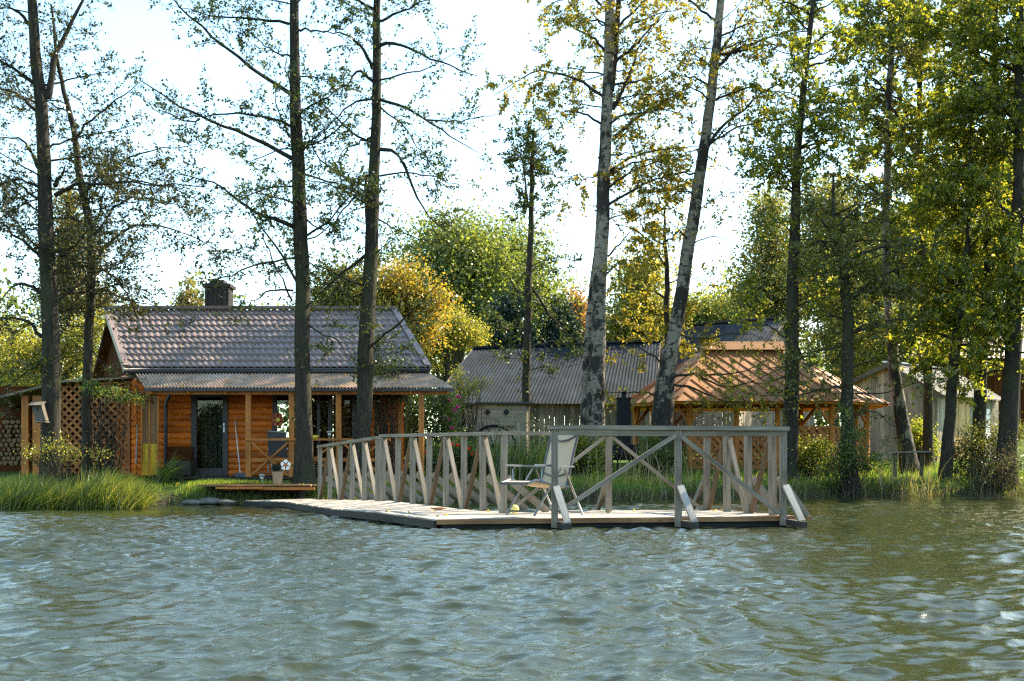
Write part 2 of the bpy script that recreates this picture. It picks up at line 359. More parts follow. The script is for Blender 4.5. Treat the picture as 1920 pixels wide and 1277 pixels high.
def watermat():
    m, nt, bs = newmat('lake_water'); geo = nt.nodes.new('ShaderNodeNewGeometry'); pos = geo.outputs['Position']
    bs.inputs['Base Color'].default_value = (.024, .030, .011, 1); bs.inputs['Roughness'].default_value = .025; bs.inputs['IOR'].default_value = 1.333
    n1 = noise(nt, mapping(nt, pos, (1.0, 1.9, 1)), 15, 4, .6); n2 = noise(nt, mapping(nt, pos, (1, 1.6, 1)), 48, 3, .6)
    ad = nt.nodes.new('ShaderNodeMath'); ad.operation = 'MULTIPLY_ADD'; nt.links.new(n2.outputs['Fac'], ad.inputs[0]); ad.inputs[1].default_value = .3; nt.links.new(n1.outputs['Fac'], ad.inputs[2])
    bump(nt, bs, n1.outputs['Fac'], .22, .02); return m
M['water'] = watermat()

# ---------------------------------------------------------------- ground and water
xs = np.concatenate([-np.geomspace(900, 27, 26), np.arange(-26, 27, .4), np.geomspace(27.5, 900, 26)])
ys = np.concatenate([np.arange(20, 52, .25), np.geomspace(52.5, 2500, 60)])
GX, GY = np.meshgrid(xs, ys); V = np.stack([GX, GY, ground_np(GX, GY)], -1)
A, B = GX.shape; I = np.arange(A * B).reshape(A, B)
Q = np.stack([I[:-1, :-1], I[:-1, 1:], I[1:, 1:], I[1:, :-1]], -1).reshape(-1, 4)
props(link('ground', qmesh('ground', V, Q, True), M['ground']), 'grassy lake bank rising to a lawn behind the water', 'ground', kind='structure')

rng = np.random.default_rng(5)
nr, nc = 860, 1000
d = 1.6 * (39 / 1.6) ** (np.arange(nr) / (nr - 1)); tx = np.linspace(-.60, .60, nc)
D, T = np.meshgrid(d, tx, indexing='ij'); WX = T * (D + 2.0); WY = D.copy()
N = 130; lam = .055 * (.75 / .055) ** rng.random(N); th = rng.normal(0.35, .62, N) + math.pi / 2
kx, ky = np.cos(th) * 2 * np.pi / lam, np.sin(th) * 2 * np.pi / lam; ph = rng.random(N) * 6.283
slope = .33 * np.sqrt(2 / N) * np.where(lam > .55, .4, np.where(lam > .35, .7, 1.12)); amp = slope * lam / 6.283
step = D * math.log(39 / 1.6) / (nr - 1)
patch = 1.0 + .35 * np.sin(WX * .9 + WY * .4 + 1) * np.sin(WY * .55 - WX * .3) + .25 * np.sin(WX * .37 - WY * .21)
near_shore = np.clip((np.interp(WX, SX, SY) - WY) / 6.0, .35, 1)
H = np.zeros_like(WX); DX = np.zeros_like(WX); DY = np.zeros_like(WX)
for i in range(N):
    att = np.clip((lam[i] / step - 2.0) / 2.5, 0, 1); p = kx[i] * WX + ky[i] * WY + ph[i]; a = amp[i] * att
    H += a * np.sin(p); c = a * np.cos(p) * .75; DX += c * math.cos(th[i]); DY += c * math.sin(th[i])
k = patch * near_shore
V = np.stack([WX + DX * k, WY + DY * k, H * k], -1).reshape(-1, 3)
I = np.arange(nr * nc).reshape(nr, nc); Q = np.stack([I[:-1, :-1], I[:-1, 1:], I[1:, 1:], I[1:, :-1]], -1).reshape(-1, 4)
n0 = len(V); V = np.concatenate([V, np.array([(-900, -900, -.12), (900, -900, -.12), (900, 42, -.12), (-900, 42, -.12)], float)])
Q = np.concatenate([Q, np.array([[n0, n0 + 1, n0 + 2, n0 + 3]])])
props(link('water', qmesh('water', V, Q, True), M['water']), 'wind rippled lake water in front of the bank', 'water', kind='structure')
# ---------------------------------------------------------------- log cabin
def quad_grid(a0, a1, b0, b1, nu, nv, off):
    """sheet between edge a0->a1 and edge b0->b1, moved along its normal by off(s metres, t metres)"""
    a0, a1, b0, b1 = map(lambda p: np.array(p, float), (a0, a1, b0, b1))
    u = np.linspace(0, 1, nu)[None, :, None]; v = np.asarray(nv, float)[:, None, None]
    G = (a0 * (1 - u) + a1 * u) * (1 - v) + (b0 * (1 - u) + b1 * u) * v
    n = np.cross(a1 - a0, b0 - a0); n /= np.linalg.norm(n)
    if n[2] < 0: n = -n
    Ls, Lt = np.linalg.norm(a1 - a0), np.linalg.norm(b0 - a0)
    return G + off(u[..., 0] * Ls, v[..., 0] * Lt)[..., None] * n
def siding(mb, a, b, z0, z1, out, period=.147, bulge=.03):
    """half-round logs along a->b (xy), bulging towards out"""
    a, b, out = Vector((*a, 0)), Vector((*b, 0)), Vector((*out, 0)).normalized(); n = max(1, round((z1 - z0) / period)); h = (z1 - z0) / n; L = (b - a).length
    for i in range(n):
        G = []; prof = [(0, -.012), (.06, .45), (.25, .86), (.5, 1), (.75, .86), (.94, .45), (1, -.012)]
        for t, o in prof:
            r = []
            for p in (a, b): q = p + out * bulge * o; r.append((q.x, q.y, z0 + (i + t) * h))
            G.append(r)
        ou, ov = mb.r.random() * 40, mb.r.random() * 40
        mb.sheet(np.array(G), True, [[(ou, ov + t * .2), (ou + L, ov + t * .2)] for t, o in prof])

FZ = .58
dW = 31.0
cab = thing('log_cabin', 'orange log cabin with mauve tiled roof and a ribbed porch awning at the lakeside', 'cabin', (X(500, dW), dW, FZ))
xl, xr, ztop = X(258, dW), X(757, dW), 3.12
SH = Vector((-1.17, 2.2, 0))                      # side walls run back along this vector (half depth)
wl = MB()
# front wall around the door and the two glazed openings
xd0, xd1, xw0, xw1, xg0, xg1 = X(360, dW), X(428, dW), X(512, dW), X(562, dW), X(575, dW), X(694, dW)
zd = Z(735, dW)
siding(wl, (xl, dW), (xd0, dW), FZ, ztop, (0, -1)); siding(wl, (xd1, dW), (xw0, dW), FZ, ztop, (0, -1))
siding(wl, (xd0, dW), (xd1, dW), zd, ztop, (0, -1), .11); siding(wl, (xw0, dW), (xw1, dW), zd, ztop, (0, -1), .11); siding(wl, (xg0, dW), (xg1, dW), zd, ztop, (0, -1), .11)
siding(wl, (xw0, dW), (xw1, dW), FZ, Z(836, dW), (0, -1)); siding(wl, (xw1, dW), (xg0, dW), FZ, ztop, (0, -1)); siding(wl, (xg1, dW), (xr, dW), FZ, ztop, (0, -1))
bl, br = Vector((xl, dW, 0)) + SH * 2, Vector((xr, dW, 0)) + SH * 2
siding(wl, (bl.x, bl.y), (xl, dW), FZ, ztop, (-1, -.5)); siding(wl, (xr, dW), (br.x, br.y), FZ, ztop, (1, .5))
ob0, ob1 = X(519, bl.y), X(550, bl.y)
siding(wl, (br.x, br.y), (ob1, bl.y), FZ, ztop, (0, 1)); siding(wl, (ob0, bl.y), (bl.x, bl.y), FZ, ztop, (0, 1))
siding(wl, (ob1, bl.y), (ob0, bl.y), FZ, Z(842, bl.y), (0, 1)); siding(wl, (ob1, bl.y), (ob0, bl.y), Z(757, bl.y), ztop, (0, 1), .12)
wl.build('wall', M['siding'], cab)
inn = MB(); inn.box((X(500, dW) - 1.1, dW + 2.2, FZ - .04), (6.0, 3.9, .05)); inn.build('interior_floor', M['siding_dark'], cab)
eL, eR = Vector((X(240, 30.9), 30.9, Z(690, 30.9))), Vector((X(800, 30.9), 30.9, Z(690, 30.9)))
rL, rR = Vector((X(203, 33.2), 33.2, Z(582, 33.2))), Vector((X(736, 33.2), 33.2, Z(582, 33.2)))
kL, kR = rL + (rL - eL) * Vector((1, 1, 1)).x, rR + (rR - eR); kL.z, kR.z = eL.z, eR.z
for s_, ex, rx, kx_ in ((.3, eL, rL, kL), (-.3, eR, rR, kR)):
    a, b_, c = [Vector((p.x + s_, p.y, p.z - .06)) for p in (ex, rx, kx_)]
    nB = 15; gb = MB()
    for i in range(nB):                          # upright gable boards
        t0, t1 = i / nB, (i + 1) / nB - .004
        f = lambda t: (a + (c - a) * t); hgt = lambda t: (b_.z - a.z) * (1 - abs(2 * t - 1))
        p0, p1 = f(t0), f(t1)
        gb.prism([(p0.x, p0.y, FZ + 2.4), (p1.x, p1.y, FZ + 2.4), (p1.x, p1.y, p1.z + hgt(t1) - .02), (p0.x, p0.y, p0.z + hgt(t0) - .02)], (.03 if s_ < 0 else -.03, 0, 0), (0, 0, 1))
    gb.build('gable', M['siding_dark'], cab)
# wavy metal tile roof
nT, cT = 46, 10
vs = np.concatenate([np.array([(i + q) / cT for q in (0.0, .3, .6, .88, .985)]) for i in range(cT)] + [[1.0]])
Lw = (eR - eL).length
def tile_off(s, t):
    Lt = (rL - eL).length; c = Lt / cT; fr = np.mod(t / c + 1e-6, 1.0); pr = Lw / nT
    wave = np.abs(np.sin(np.pi * (s + .03 * np.sin(t * 9)) / pr)) ** .8
    return .035 * wave + .035 * fr + 0 * s
roof = MB()
roof.sheet(quad_grid(rL, rR, eL, eR, nT * 8 + 1, vs, tile_off), True)
roof.sheet(quad_grid(rR, rL, kR, kL, 40, [0, 1], lambda s, t: 0 * s + 0 * t), False)
rfo = roof.build('roof', M['tile'], cab)
und = MB(); dn = Vector((0, 0, -.07))
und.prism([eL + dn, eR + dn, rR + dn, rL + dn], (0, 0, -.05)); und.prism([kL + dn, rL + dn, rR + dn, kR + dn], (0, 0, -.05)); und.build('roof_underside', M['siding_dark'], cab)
up = Vector((0, 0, .055))
for e, r_ in ((eL, rL), (eR, rR)):
    tr = MB(); off = Vector((-.03 if e is eL else .03, 0, 0)); tr.bar(e + up + off, r_ + up + off, .16, .05); tr.bar(e + off * 2.5 - Vector((0, 0, .06)), r_ + off * 2.5 - Vector((0, 0, .06)), .03, .18); tr.build('verge', M['tile'], rfo)
rc = MB(); rc.bar(rL + Vector((-.08, 0, .07)), rR + Vector((.08, 0, .07)), .22, .07); rc.build('ridge_cap', M['tile'], rfo)
gu = MB(); gu.tube([eL + Vector((-.05, -.09, -.08)), eR + Vector((.05, -.09, -.08))], .075, 10); gu.box(((eL.x + eR.x) / 2, 30.98, eL.z - .13), (Lw, .04, .2)); gu.build('gutter', M['gutter'], rfo)
ch = MB(); cxp = X(411, 34.0); cw = X(433, 34) - X(389, 34)
ch.vbox((cxp, 34.0, Z(600, 34)), (cw, .6, Z(541, 34) - Z(600, 34)))
for i in range(5): ch.box((cxp - cw / 2 + (i + .5) * cw / 5, 33.68, (Z(590, 34) + Z(541, 34)) / 2), (.02, .03, .7))
ch.box((cxp, 34.0, Z(538, 34)), (cw + .12, .72, .09)); ch.box((cxp - .02, 34, Z(531, 34)), (cw * .6, .45, .12))
ch.build('chimney', M['frame'], rfo)
# porch awning
aL, aR = P(252, 698, 30.92), P(800, 698, 30.92); fL, fR = P(272, 727, 29.5), P(850, 727, 29.5)
Lf = (fR - fL).length
aw = MB(); aw.sheet(quad_grid(aL, aR, fL, fR, 92 * 6 + 1, [0, .5, 1], lambda s, t: .022 * np.sin(2 * np.pi * s / (Lf / 92)) + 0 * t), True)
awo = aw.build('awning', M['awning'], cab)
ab = MB(); ab.bar(fL + Vector((-.02, -.02, -.05)), fR + Vector((.02, -.02, -.05)), .04, .06); ab.build('edge_strip', M['gutter'], awo)
ab = MB()
for i in range(9):
    t = (i + .15) / 8.3; a, b_ = aL.lerp(aR, t), fL.lerp(fR, t); ab.bar(a + Vector((0, 0, -.1)), b_ + Vector((0, .05, -.1)), .05, .1)
ab.build('rafter', M['orange'], awo)
ab = MB(); ab.bar(P(275, 735, 29.72), P(836, 735, 29.72), .1, .12); ab.build('awning_beam', M['orange'], awo)
# terrace floor, posts, railing
tf = MB(); nb = 14
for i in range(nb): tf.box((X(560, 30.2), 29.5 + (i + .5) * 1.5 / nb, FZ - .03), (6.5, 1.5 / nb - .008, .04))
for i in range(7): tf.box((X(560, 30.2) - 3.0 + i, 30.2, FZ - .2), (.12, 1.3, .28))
tf.build('terrace_floor', M['dark_wood'], cab)
post_px = (466, 547, 635, 790); dP = 29.7
for px in post_px:
    p = MB(); x = X(px, dP); p.vbox((x, dP, FZ - .25 if px == 790 else FZ - .01), (.12, .12, Z(738, dP) - FZ + (.24 if px == 790 else 0))); p.build('porch_post', M['orange'], cab)
rr = MB(); rr.bar(P(461, 824, dP - .08), P(732, 824, dP - .08), .10, .05); ro = rr.build('porch_railing', M['orange'], cab)
for y0 in (862,):
    q = MB(); q.bar(P(466, y0, dP + .01), P(732, y0, dP + .01), .05, .08); q.build('lower_rail', M['orange'], ro)
for a, b_ in ((466, 547), (547, 635), (635, 720)):
    for (u, v) in ((a, b_), (b_, a)):
        q = MB(); o = -.02 if u < v else .025; q.bar(P(u + (6 if u < v else -6), 829, dP + o), P(v + (-6 if u < v else 6), 891, dP + o), .045, .1, (0, 1, 0)); q.build('cross_brace', M['orange'], ro)
q = MB(); q.vbox(P(719, 893, dP), (.1, .1, .9)); q.build('railing_post', M['orange'], ro)
# door and windows
def framed(name, x0, x1, z0, z1, d_, mull=(), fw=.1):
    q = MB()
    for x in (x0 + fw / 2, x1 - fw / 2): q.vbox((x, d_, z0), (fw, .09, z1 - z0))
    q.box(((x0 + x1) / 2, d_, z1 - fw / 2), (x1 - x0 - 2 * fw, .088, fw)); q.box(((x0 + x1) / 2, d_, z0 + fw * .75), (x1 - x0 - 2 * fw, .088, fw * 1.5))
    for m_ in mull: q.vbox((m_, d_ + .002, z0 + fw * 1.5), (fw * .8, .07, z1 - z0 - 2.5 * fw))
    f = q.build(name, M['frame'], cab)
    g = MB(); g.box(((x0 + x1) / 2, d_ + .02, (z0 + z1) / 2), (x1 - x0 - fw, .012, z1 - z0 - fw)); g.build('pane', M['glass'], f)
    return f
dr = framed('door', xd0, xd1, FZ, zd, dW - .03, (), .125)
q = MB(); hp = P(420, 802, dW - .09); q.box(hp, (.035, .02, .22)); q.tube([hp + Vector((0, -.01, .03)), hp + Vector((0, -.06, .03)), hp + Vector((-.11, -.06, .03))], .011, 8); q.build('handle', M['metal'], dr)
q = MB()
for i in range(9): q.vbox((X(378 + i * 4.4, dW + .2), dW + .22 + .05 * (i % 2), FZ + .1), (.05, .012, 1.85))
q.build('curtain', M['frame'], dr)
framed('window', xw0, xw1, Z(836, dW), zd, dW - .03)
framed('terrace_window', xg0, xg1, FZ + .02, zd, dW - .03, (X(598, dW), X(619, dW), X(664, dW)))
q = MB(); q.vbox((X(750, dW - .05), dW - .05, FZ), (.12, .05, ztop - FZ)); q.vbox((X(713, dW - .05), dW - .05, FZ), (.09, .05, ztop - FZ)); q.build('corner_trim', M['orange'], cab)
q = MB(); q.tube([P(318, 736, dW - .12), P(318, 742, dW - .12), P(311, 756, dW - .12), P(311, 882, dW - .12)], .045, 10); q.build('downpipe', M['gutter'], cab)

ps = thing('porch_screen', 'upright porch screen of brown reed matting over yellow boards beside the downpipe', 'screen', (X(281, 29.8), 29.8, .4))
q = MB(); q.bar(P(281, 737, 29.8), P(281, 832, 29.8), .36, .03, (0, 1, 0)); q.build('reed_panel', M['film'], ps)
q = MB()
for i in range(5): q.vbox(P(268.5 + i * 6.2, 891, 29.79), (.075, .03, .73))
q.build('yellow_panel', M['yellow'], ps)
for px in (266, 280.5, 296.5):
    q = MB(); q.vbox(P(px, 893, 29.77), (.035, .05, 2.0)); q.build('batten', M['orange'], ps)
q = MB(); q.tube([P(290, 893, 29.9), P(290, 737, 29.9)], .075, 10); q.build('log_post', M['orange'], ps)

# ---------------------------------------------------------------- things on the terrace
def at_floor(px, d_, z=FZ): return Vector((X(px, d_), d_, z))
bm_ = thing('broom', 'broom with long pale handle leaning on the orange wall right of the door', 'broom', at_floor(451, 30.7))
q = MB(); q.tube([P(451, 893, 30.7), P(440.5, 789, 30.93)], .014, 8); q.build('handle', M['pvc'], bm_)
q = MB(); q.box(P(452, 889, 30.68), (.34, .07, .05)); q.hexa([P(440, 894, 30.62), P(464, 894, 30.62), P(464, 894, 30.75), P(440, 894, 30.75), P(442, 890, 30.65), P(462, 890, 30.65), P(462, 890, 30.72), P(442, 890, 30.72)], .3, .1, .1); q.build('brush_head', M['band'], bm_)
po = MB(); po.tube([P(255, 870, 29.9), P(257.5, 795, 30.1)], .016, 8); props(po.build('garden_pole', M['stone'], None, P(255, 870, 29.9)), 'thin pale pole standing in the shade left of the yellow porch screen', 'pole')
bn = thing('porch_bench', 'low plank bench with a dark front left of the glazed door', 'bench', at_floor(338, 30.6))
q = MB(); q.box(at_floor(338, 30.6, FZ + .42), (.58, .4, .05)); q.build('seat', M['siding_dark'], bn)
q = MB(); q.box(at_floor(338, 30.45, FZ + .2), (.5, .03, .34)); q.build('front_panel', M['dark_wood'], bn)
for s_ in (-1, 1):
    q = MB(); q.vbox(at_floor(338, 30.6) + Vector((s_ * .26, 0, 0)), (.05, .36, .395)); q.build('leg', M['dark_wood'], bn)
q = MB(); q.box(at_floor(338, 30.82, FZ + .58), (.58, .03, .28)); q.build('backrest', M['siding_dark'], bn)
tcq = thing('terrace_chair', 'dark grey fabric chair standing behind the porch railing', 'chair', at_floor(524, 30.3))
x0, x1 = X(505, 30.3), X(541, 30.3)
q = MB(); q.prism([(x0, 30.15, FZ + .5), (x1, 30.15, FZ + .45), (x1 - .02, 30.05, FZ + 1.02), (x0, 30.05, FZ + 1.05)], (0, .03, 0)); q.build('backrest', M['grey_fabric'], tcq)
q = MB(); q.box(((x0 + x1) / 2, 30.4, FZ + .43), (x1 - x0, .46, .04)); q.build('seat', M['grey_fabric'], tcq)
q = MB(); q.tube([(x0, 30.05, FZ + 1.06), (x1, 30.05, FZ + 1.03)], .016, 8); q.build('top_tube', M['metal'], tcq)
for x in (x0, x1):
    for y in (30.17, 30.6):
        q = MB(); q.tube([(x, y, FZ), (x, y + .02, FZ + (.6 if y > 30.4 else .46))], .014, 8); q.build('leg', M['metal'], tcq)
    q = MB(); q.tube([(x, 30.13, FZ + .64), (x, 30.62, FZ + .62)], .018, 8); q.build('armrest', M['metal'], tcq)
q = MB(); q.lathe(P(588, 823.2, dP - .08), [(.0, 0), (.075, 0), (.14, .085), (.13, .085), (.07, .012), (0, .012)], 20); props(q.build('bowl', M['bowl'], None, P(588, 823, dP - .08)), 'yellow plastic bowl sitting on the porch railing', 'bowl')
def solar(px, base, top, d_, label):
    l = thing('solar_lamp', label, 'garden lamp', P(px, base, d_), 'solar garden lamps')
    s = F / d_; q = MB(); q.tube([P(px, base, d_), P(px, top + 9, d_)], .011, 8); q.build('stake', M['metal'], l)
    q = MB(); q.lathe(P(px, top + 9, d_), [(0, -.02), (.035, -.02), (.04, .05), (0, .05)], 14); q.build('lens', M['pvc'], l)
    q = MB(); q.lathe(P(px, top + 9, d_), [(0, .05), (.075, .045), (.06, .085), (0, .1)], 14); q.build('cap', M['metal'], l)
solar(491.5, 905, 888, 27.6, 'small steel solar lamp on the brown landing boards near the potted plant')
solar(617.5, 827, 806, dP - .1, 'small pale solar lamp above the porch railing between the two dark alder trunks')
dk = MB(); dk.lathe(P(524, 786, dW - .1), [(.001, -.0), (.09, 0)], 6)
fw_ = thing('red_flower_ornament', 'dark red flower ornament with yellow centre hung in the narrow window', 'ornament', P(521, 787, dW - .12))
q = MB()
for i in range(6):
    a = i * 1.047; c = P(521, 787, dW - .12) + Vector((math.cos(a) * .09, 0, math.sin(a) * .11)); q.tube([c, c + Vector((0, .02, 0))], .065, 12)
q.build('petals', M['red'], fw_)
q = MB(); c = P(521, 787, dW - .15); q.tube([c, c + Vector((0, .03, 0))], .05, 12); q.build('centre', M['bowl'], fw_)

# landing in front of the terrace
ld = thing('wooden_landing', 'low brown plank landing between the terrace and the floating dock', 'landing', P(490, 925, 27.6))
q = MB()
for i in range(8):
    y = 26.75 + i * .17; q.box((X(488, 27.3) + .02 * (i % 3), y, Z(909.5, 27.3)), (2.35 - .12 * (i % 2), .155, .035))
q.build('deck_boards', M['landing'], ld)
q = MB(); q.box((X(505, 26.72), 26.72, Z(913, 26.75) - .035), (1.9, .05, .06)); q.box((X(448, 26.6), 26.62, Z(915, 26.6)), (.95, .14, .04)); q.build('edge_beam', M['orange'], ld)
for px in (437, 488, 566):
    q = MB(); q.vbox((X(px, 27.0), 27.0, -.3), (.11, .11, Z(909.5, 27.3) + .27)); q.build('support_post', M['dark_wood'], ld)
q = MB(); q.box((X(490, 27.2), 27.9, Z(925, 27.9)), (2.1, .1, .3)); q.box((X(490, 27.2), 27.2, Z(909.5, 27.3) - .1), (2.0, .12, .13)); q.build('joist', M['dark_wood'], ld)
zl = Z(909.5, 27.3) + .0175
pt = thing('potted_plant', 'square tapered tan pot with dark green plant and white flower pick on the landing', 'potted plant', (X(521, 27.4), 27.4, zl))
c = Vector((X(521, 27.4), 27.4, zl)); s0, s1, hh = .075, .105, .27
q = MB(); q.hexa([c + Vector((a * s0, b_ * s0, 0)) for a, b_ in ((-1, -1), (1, -1), (1, 1), (-1, 1))] + [c + Vector((a * s1, b_ * s1, hh)) for a, b_ in ((-1, -1), (1, -1), (1, 1), (-1, 1))], hh, .2, .2); q.build('pot', M['pot'], pt)
fl = MB(); fc = Vector((X(535.5, 27.3), 27.3, Z(872, 27.3)))
for i in range(5):
    a = i * 1.2566 + .3; cc = fc + Vector((math.cos(a) * .062, 0, math.sin(a) * .066)); fl.tube([cc, cc + Vector((0, .014, 0))], .05, 12)
fl.tube([fc + Vector((0, .03, 0)), c + Vector((.03, 0, hh))], .006, 6)
fo = fl.build('flower_pick', M['white'], pt)
q = MB(); q.tube([fc + Vector((0, -.015, 0)), fc + Vector((0, .0, 0))], .035, 12); q.build('flower_centre', M['red'], fo)
POTC = c + Vector((-.03, 0, hh))

# ---------------------------------------------------------------- wood shed on the left, with lattice
def lattice(mb, o, u, v, Wd, Ht, sp, w=.05, t=.014):
    """diagonal slats on the rectangle o + u*[0,Wd] + v*[0,Ht]"""
    o, u, v = Vector(o), Vector(u).normalized(), Vector(v).normalized(); n = u.cross(v)
    for sgn, dep in ((1, 0.0), (-1, t * 1.1)):
        c = -Ht if sgn > 0 else 0.0
        end = Wd if sgn > 0 else Wd + Ht
        c += sp * .4
        while c < end:
            if sgn > 0: x0, y0 = (c, 0) if c > 0 else (0, -c); L = min(Wd - x0, Ht - y0); x1, y1 = x0 + L, y0 + L
            else: x0, y0 = (c, 0) if c < Wd else (Wd, c - Wd); L = min(x0, Ht - y0); x1, y1 = x0 - L, y0 + L
            if L > .06: mb.bar(o + u * x0 + v * y0 + n * dep, o + u * x1 + v * y1 + n * dep, w, t, n)
            c += sp
dS = 31.6
ws = thing('wood_shed', 'lean-to wood shed with brown diagonal lattice front left of the cabin', 'shed', P(140, 900, dS))
for a, b_, t_ in ((112, 160, 718), (162, 240, 716)):
    q = MB(); lattice(q, P(a, 893, dS), (1, 0, 0), (0, 0, 1), X(b_, dS) - X(a, dS), Z(t_, dS) - Z(893, dS), .2, .058); q.build('lattice_panel', M['lattice'], ws)
for px in (111, 161, 242):
    q = MB(); q.vbox(P(px, 900, dS - .03), (.07, .07, Z(714, dS) - Z(900, dS))); q.build('lattice_post', M['lattice'], ws)
q = MB(); q.prism([P(-40, 757, dS - .3), P(115, 717, dS - .3), P(246, 709, dS - .3), P(246, 706, dS - .3), P(115, 713, dS - .3), P(-40, 752, dS - .3)], (0, 2.0, 0), (1, 0, 0)); q.build('shed_roof', M['grey_wood'], ws)
for px, w in ((48, .17), (71, .22)):
    q = MB(); q.vbox(P(px, 900, dS), (w, .12, Z(742, dS) - Z(900, dS))); q.build('shed_post', M['orange'], ws)
q = MB(); q.box((X(150, dS + 1.7), dS + 1.7, 1.7), (4.4, .06, 2.4)); q.build('back_wall', M['siding_dark'], ws)
fp = thing('firewood_stack', 'stack of split firewood under the wood shed roof at the left edge', 'firewood', P(15, 870, dS + .2))
rn = random.Random(3)
for r_ in range(10):
    for c_ in range(5):
        q = MB(); rad = rn.uniform(.045, .07); x = X(2, dS) + c_ * .125 + (r_ % 2) * .06 + rn.uniform(-.015, .015); z = Z(868, dS) + r_ * .112
        pts = [(x + math.cos(a + rn.uniform(-.2, .2)) * rad * rn.uniform(.55, 1.25), dS - .05 + rn.uniform(0, .08), z + math.sin(a) * rad * .9) for a in np.arange(0, 6.28, 1.05)]
        yy = pts[0][1]; q.prism([(p[0], yy, p[2]) for p in pts], (0, .5, 0), (1, 0, .3)); q.build('firewood_log', M['log_end'], fp)

# ---------------------------------------------------------------- outhouse, barns, right shed
def planks(mb, a, b, z0, ztop, out, w=.16, th=.03, seed=1):
    """upright boards along a->b (xy); ztop(t) gives the top"""
    a, b, out = Vector((*a, 0)), Vector((*b, 0)), Vector((*out, 0)).normalized(); L = (b - a).length; n = max(1, round(L / w)); rn = random.Random(seed)
    for i in range(n):
        t0, t1 = i / n, (i + 1) / n; g = .006 / L; o = out * rn.uniform(0, .012)
        p0, p1 = a.lerp(b, t0 + g) + o, a.lerp(b, t1 - g) + o
        mb.prism([(p0.x, p0.y, z0), (p1.x, p1.y, z0), (p1.x, p1.y, ztop(t1)), (p0.x, p0.y, ztop(t0))], tuple(out * -th), (0, 0, 1))
dO = 36.0
oh = thing('outhouse', 'small grey plank outhouse with two black diamond holes and a pair of doors', 'outhouse', P(925, 885, dO))
fx0, fx1, zb = X(893, dO), X(985, dO), gz(X(925, dO), dO) - .1
zt = Z(760, dO)
q = MB(); q_n = 4
for i in range(q_n):
    z0 = Z(792, dO) + i * (zt - Z(792, dO)) / q_n; q.box(((fx0 + fx1) / 2, dO, z0 + (zt - Z(792, dO)) / q_n / 2), (fx1 - fx0, .035, (zt - Z(792, dO)) / q_n - .008))
planks(q, (fx0, dO), (X(905, dO), dO), zb, lambda t: Z(792, dO), (0, -1), .12); planks(q, (X(968, dO), dO), (fx1, dO), zb, lambda t: Z(792, dO), (0, -1), .12)
planks(q, (X(862, dO + 1), dO + 1.2), (fx0 - .02, dO), zb, lambda t: zt - .16 + .16 * t, (-1, -.6), .13)
planks(q, (fx1, dO), (fx1 + .1, dO + 1.2), zb, lambda t: zt, (1, 0), .13)
q.build('wall', M['shed_wood'], oh)
for a, b_ in ((906, 935), (938, 967)):
    q = MB(); planks(q, (X(a, dO), dO - .01), (X(b_, dO), dO - .01), zb + .1, lambda t: Z(789, dO), (0, -1), .11, .03, a); do = q.build('door', M['shed_wood'], oh)
    q = MB(); q.box(((X(a, dO) + X(b_, dO)) / 2, dO - .05, Z(800, dO)), (X(b_, dO) - X(a, dO) - .06, .02, .09)); q.build('hinge_board', M['barn_wood'], do)
q = MB(); q.box(((X(906, dO) + X(967, dO)) / 2, dO + .012, Z(788, dO)), (X(967, dO) - X(906, dO), .03, .06)); q.build('door_gap', M['void'], oh)
for px in (914.5, 949.5):
    q = MB(); c = P(px, 773, dO - .045); q.prism([c + Vector((0, 0, .09)), c + Vector((-.09, 0, 0)), c + Vector((0, 0, -.09)), c + Vector((.09, 0, 0))], (0, .02, 0)); q.build('diamond_hole', M['void'], oh)
q = MB(); q.prism([P(855, 765, dO + .9), P(893, 757, dO - .25), P(1000, 757, dO - .25), P(1000, 754, dO - .25), P(893, 754, dO - .25), P(855, 761, dO + .9)], (0, 1.6, 0), (1, 0, 0)); q.build('roof', M['slate'], oh)

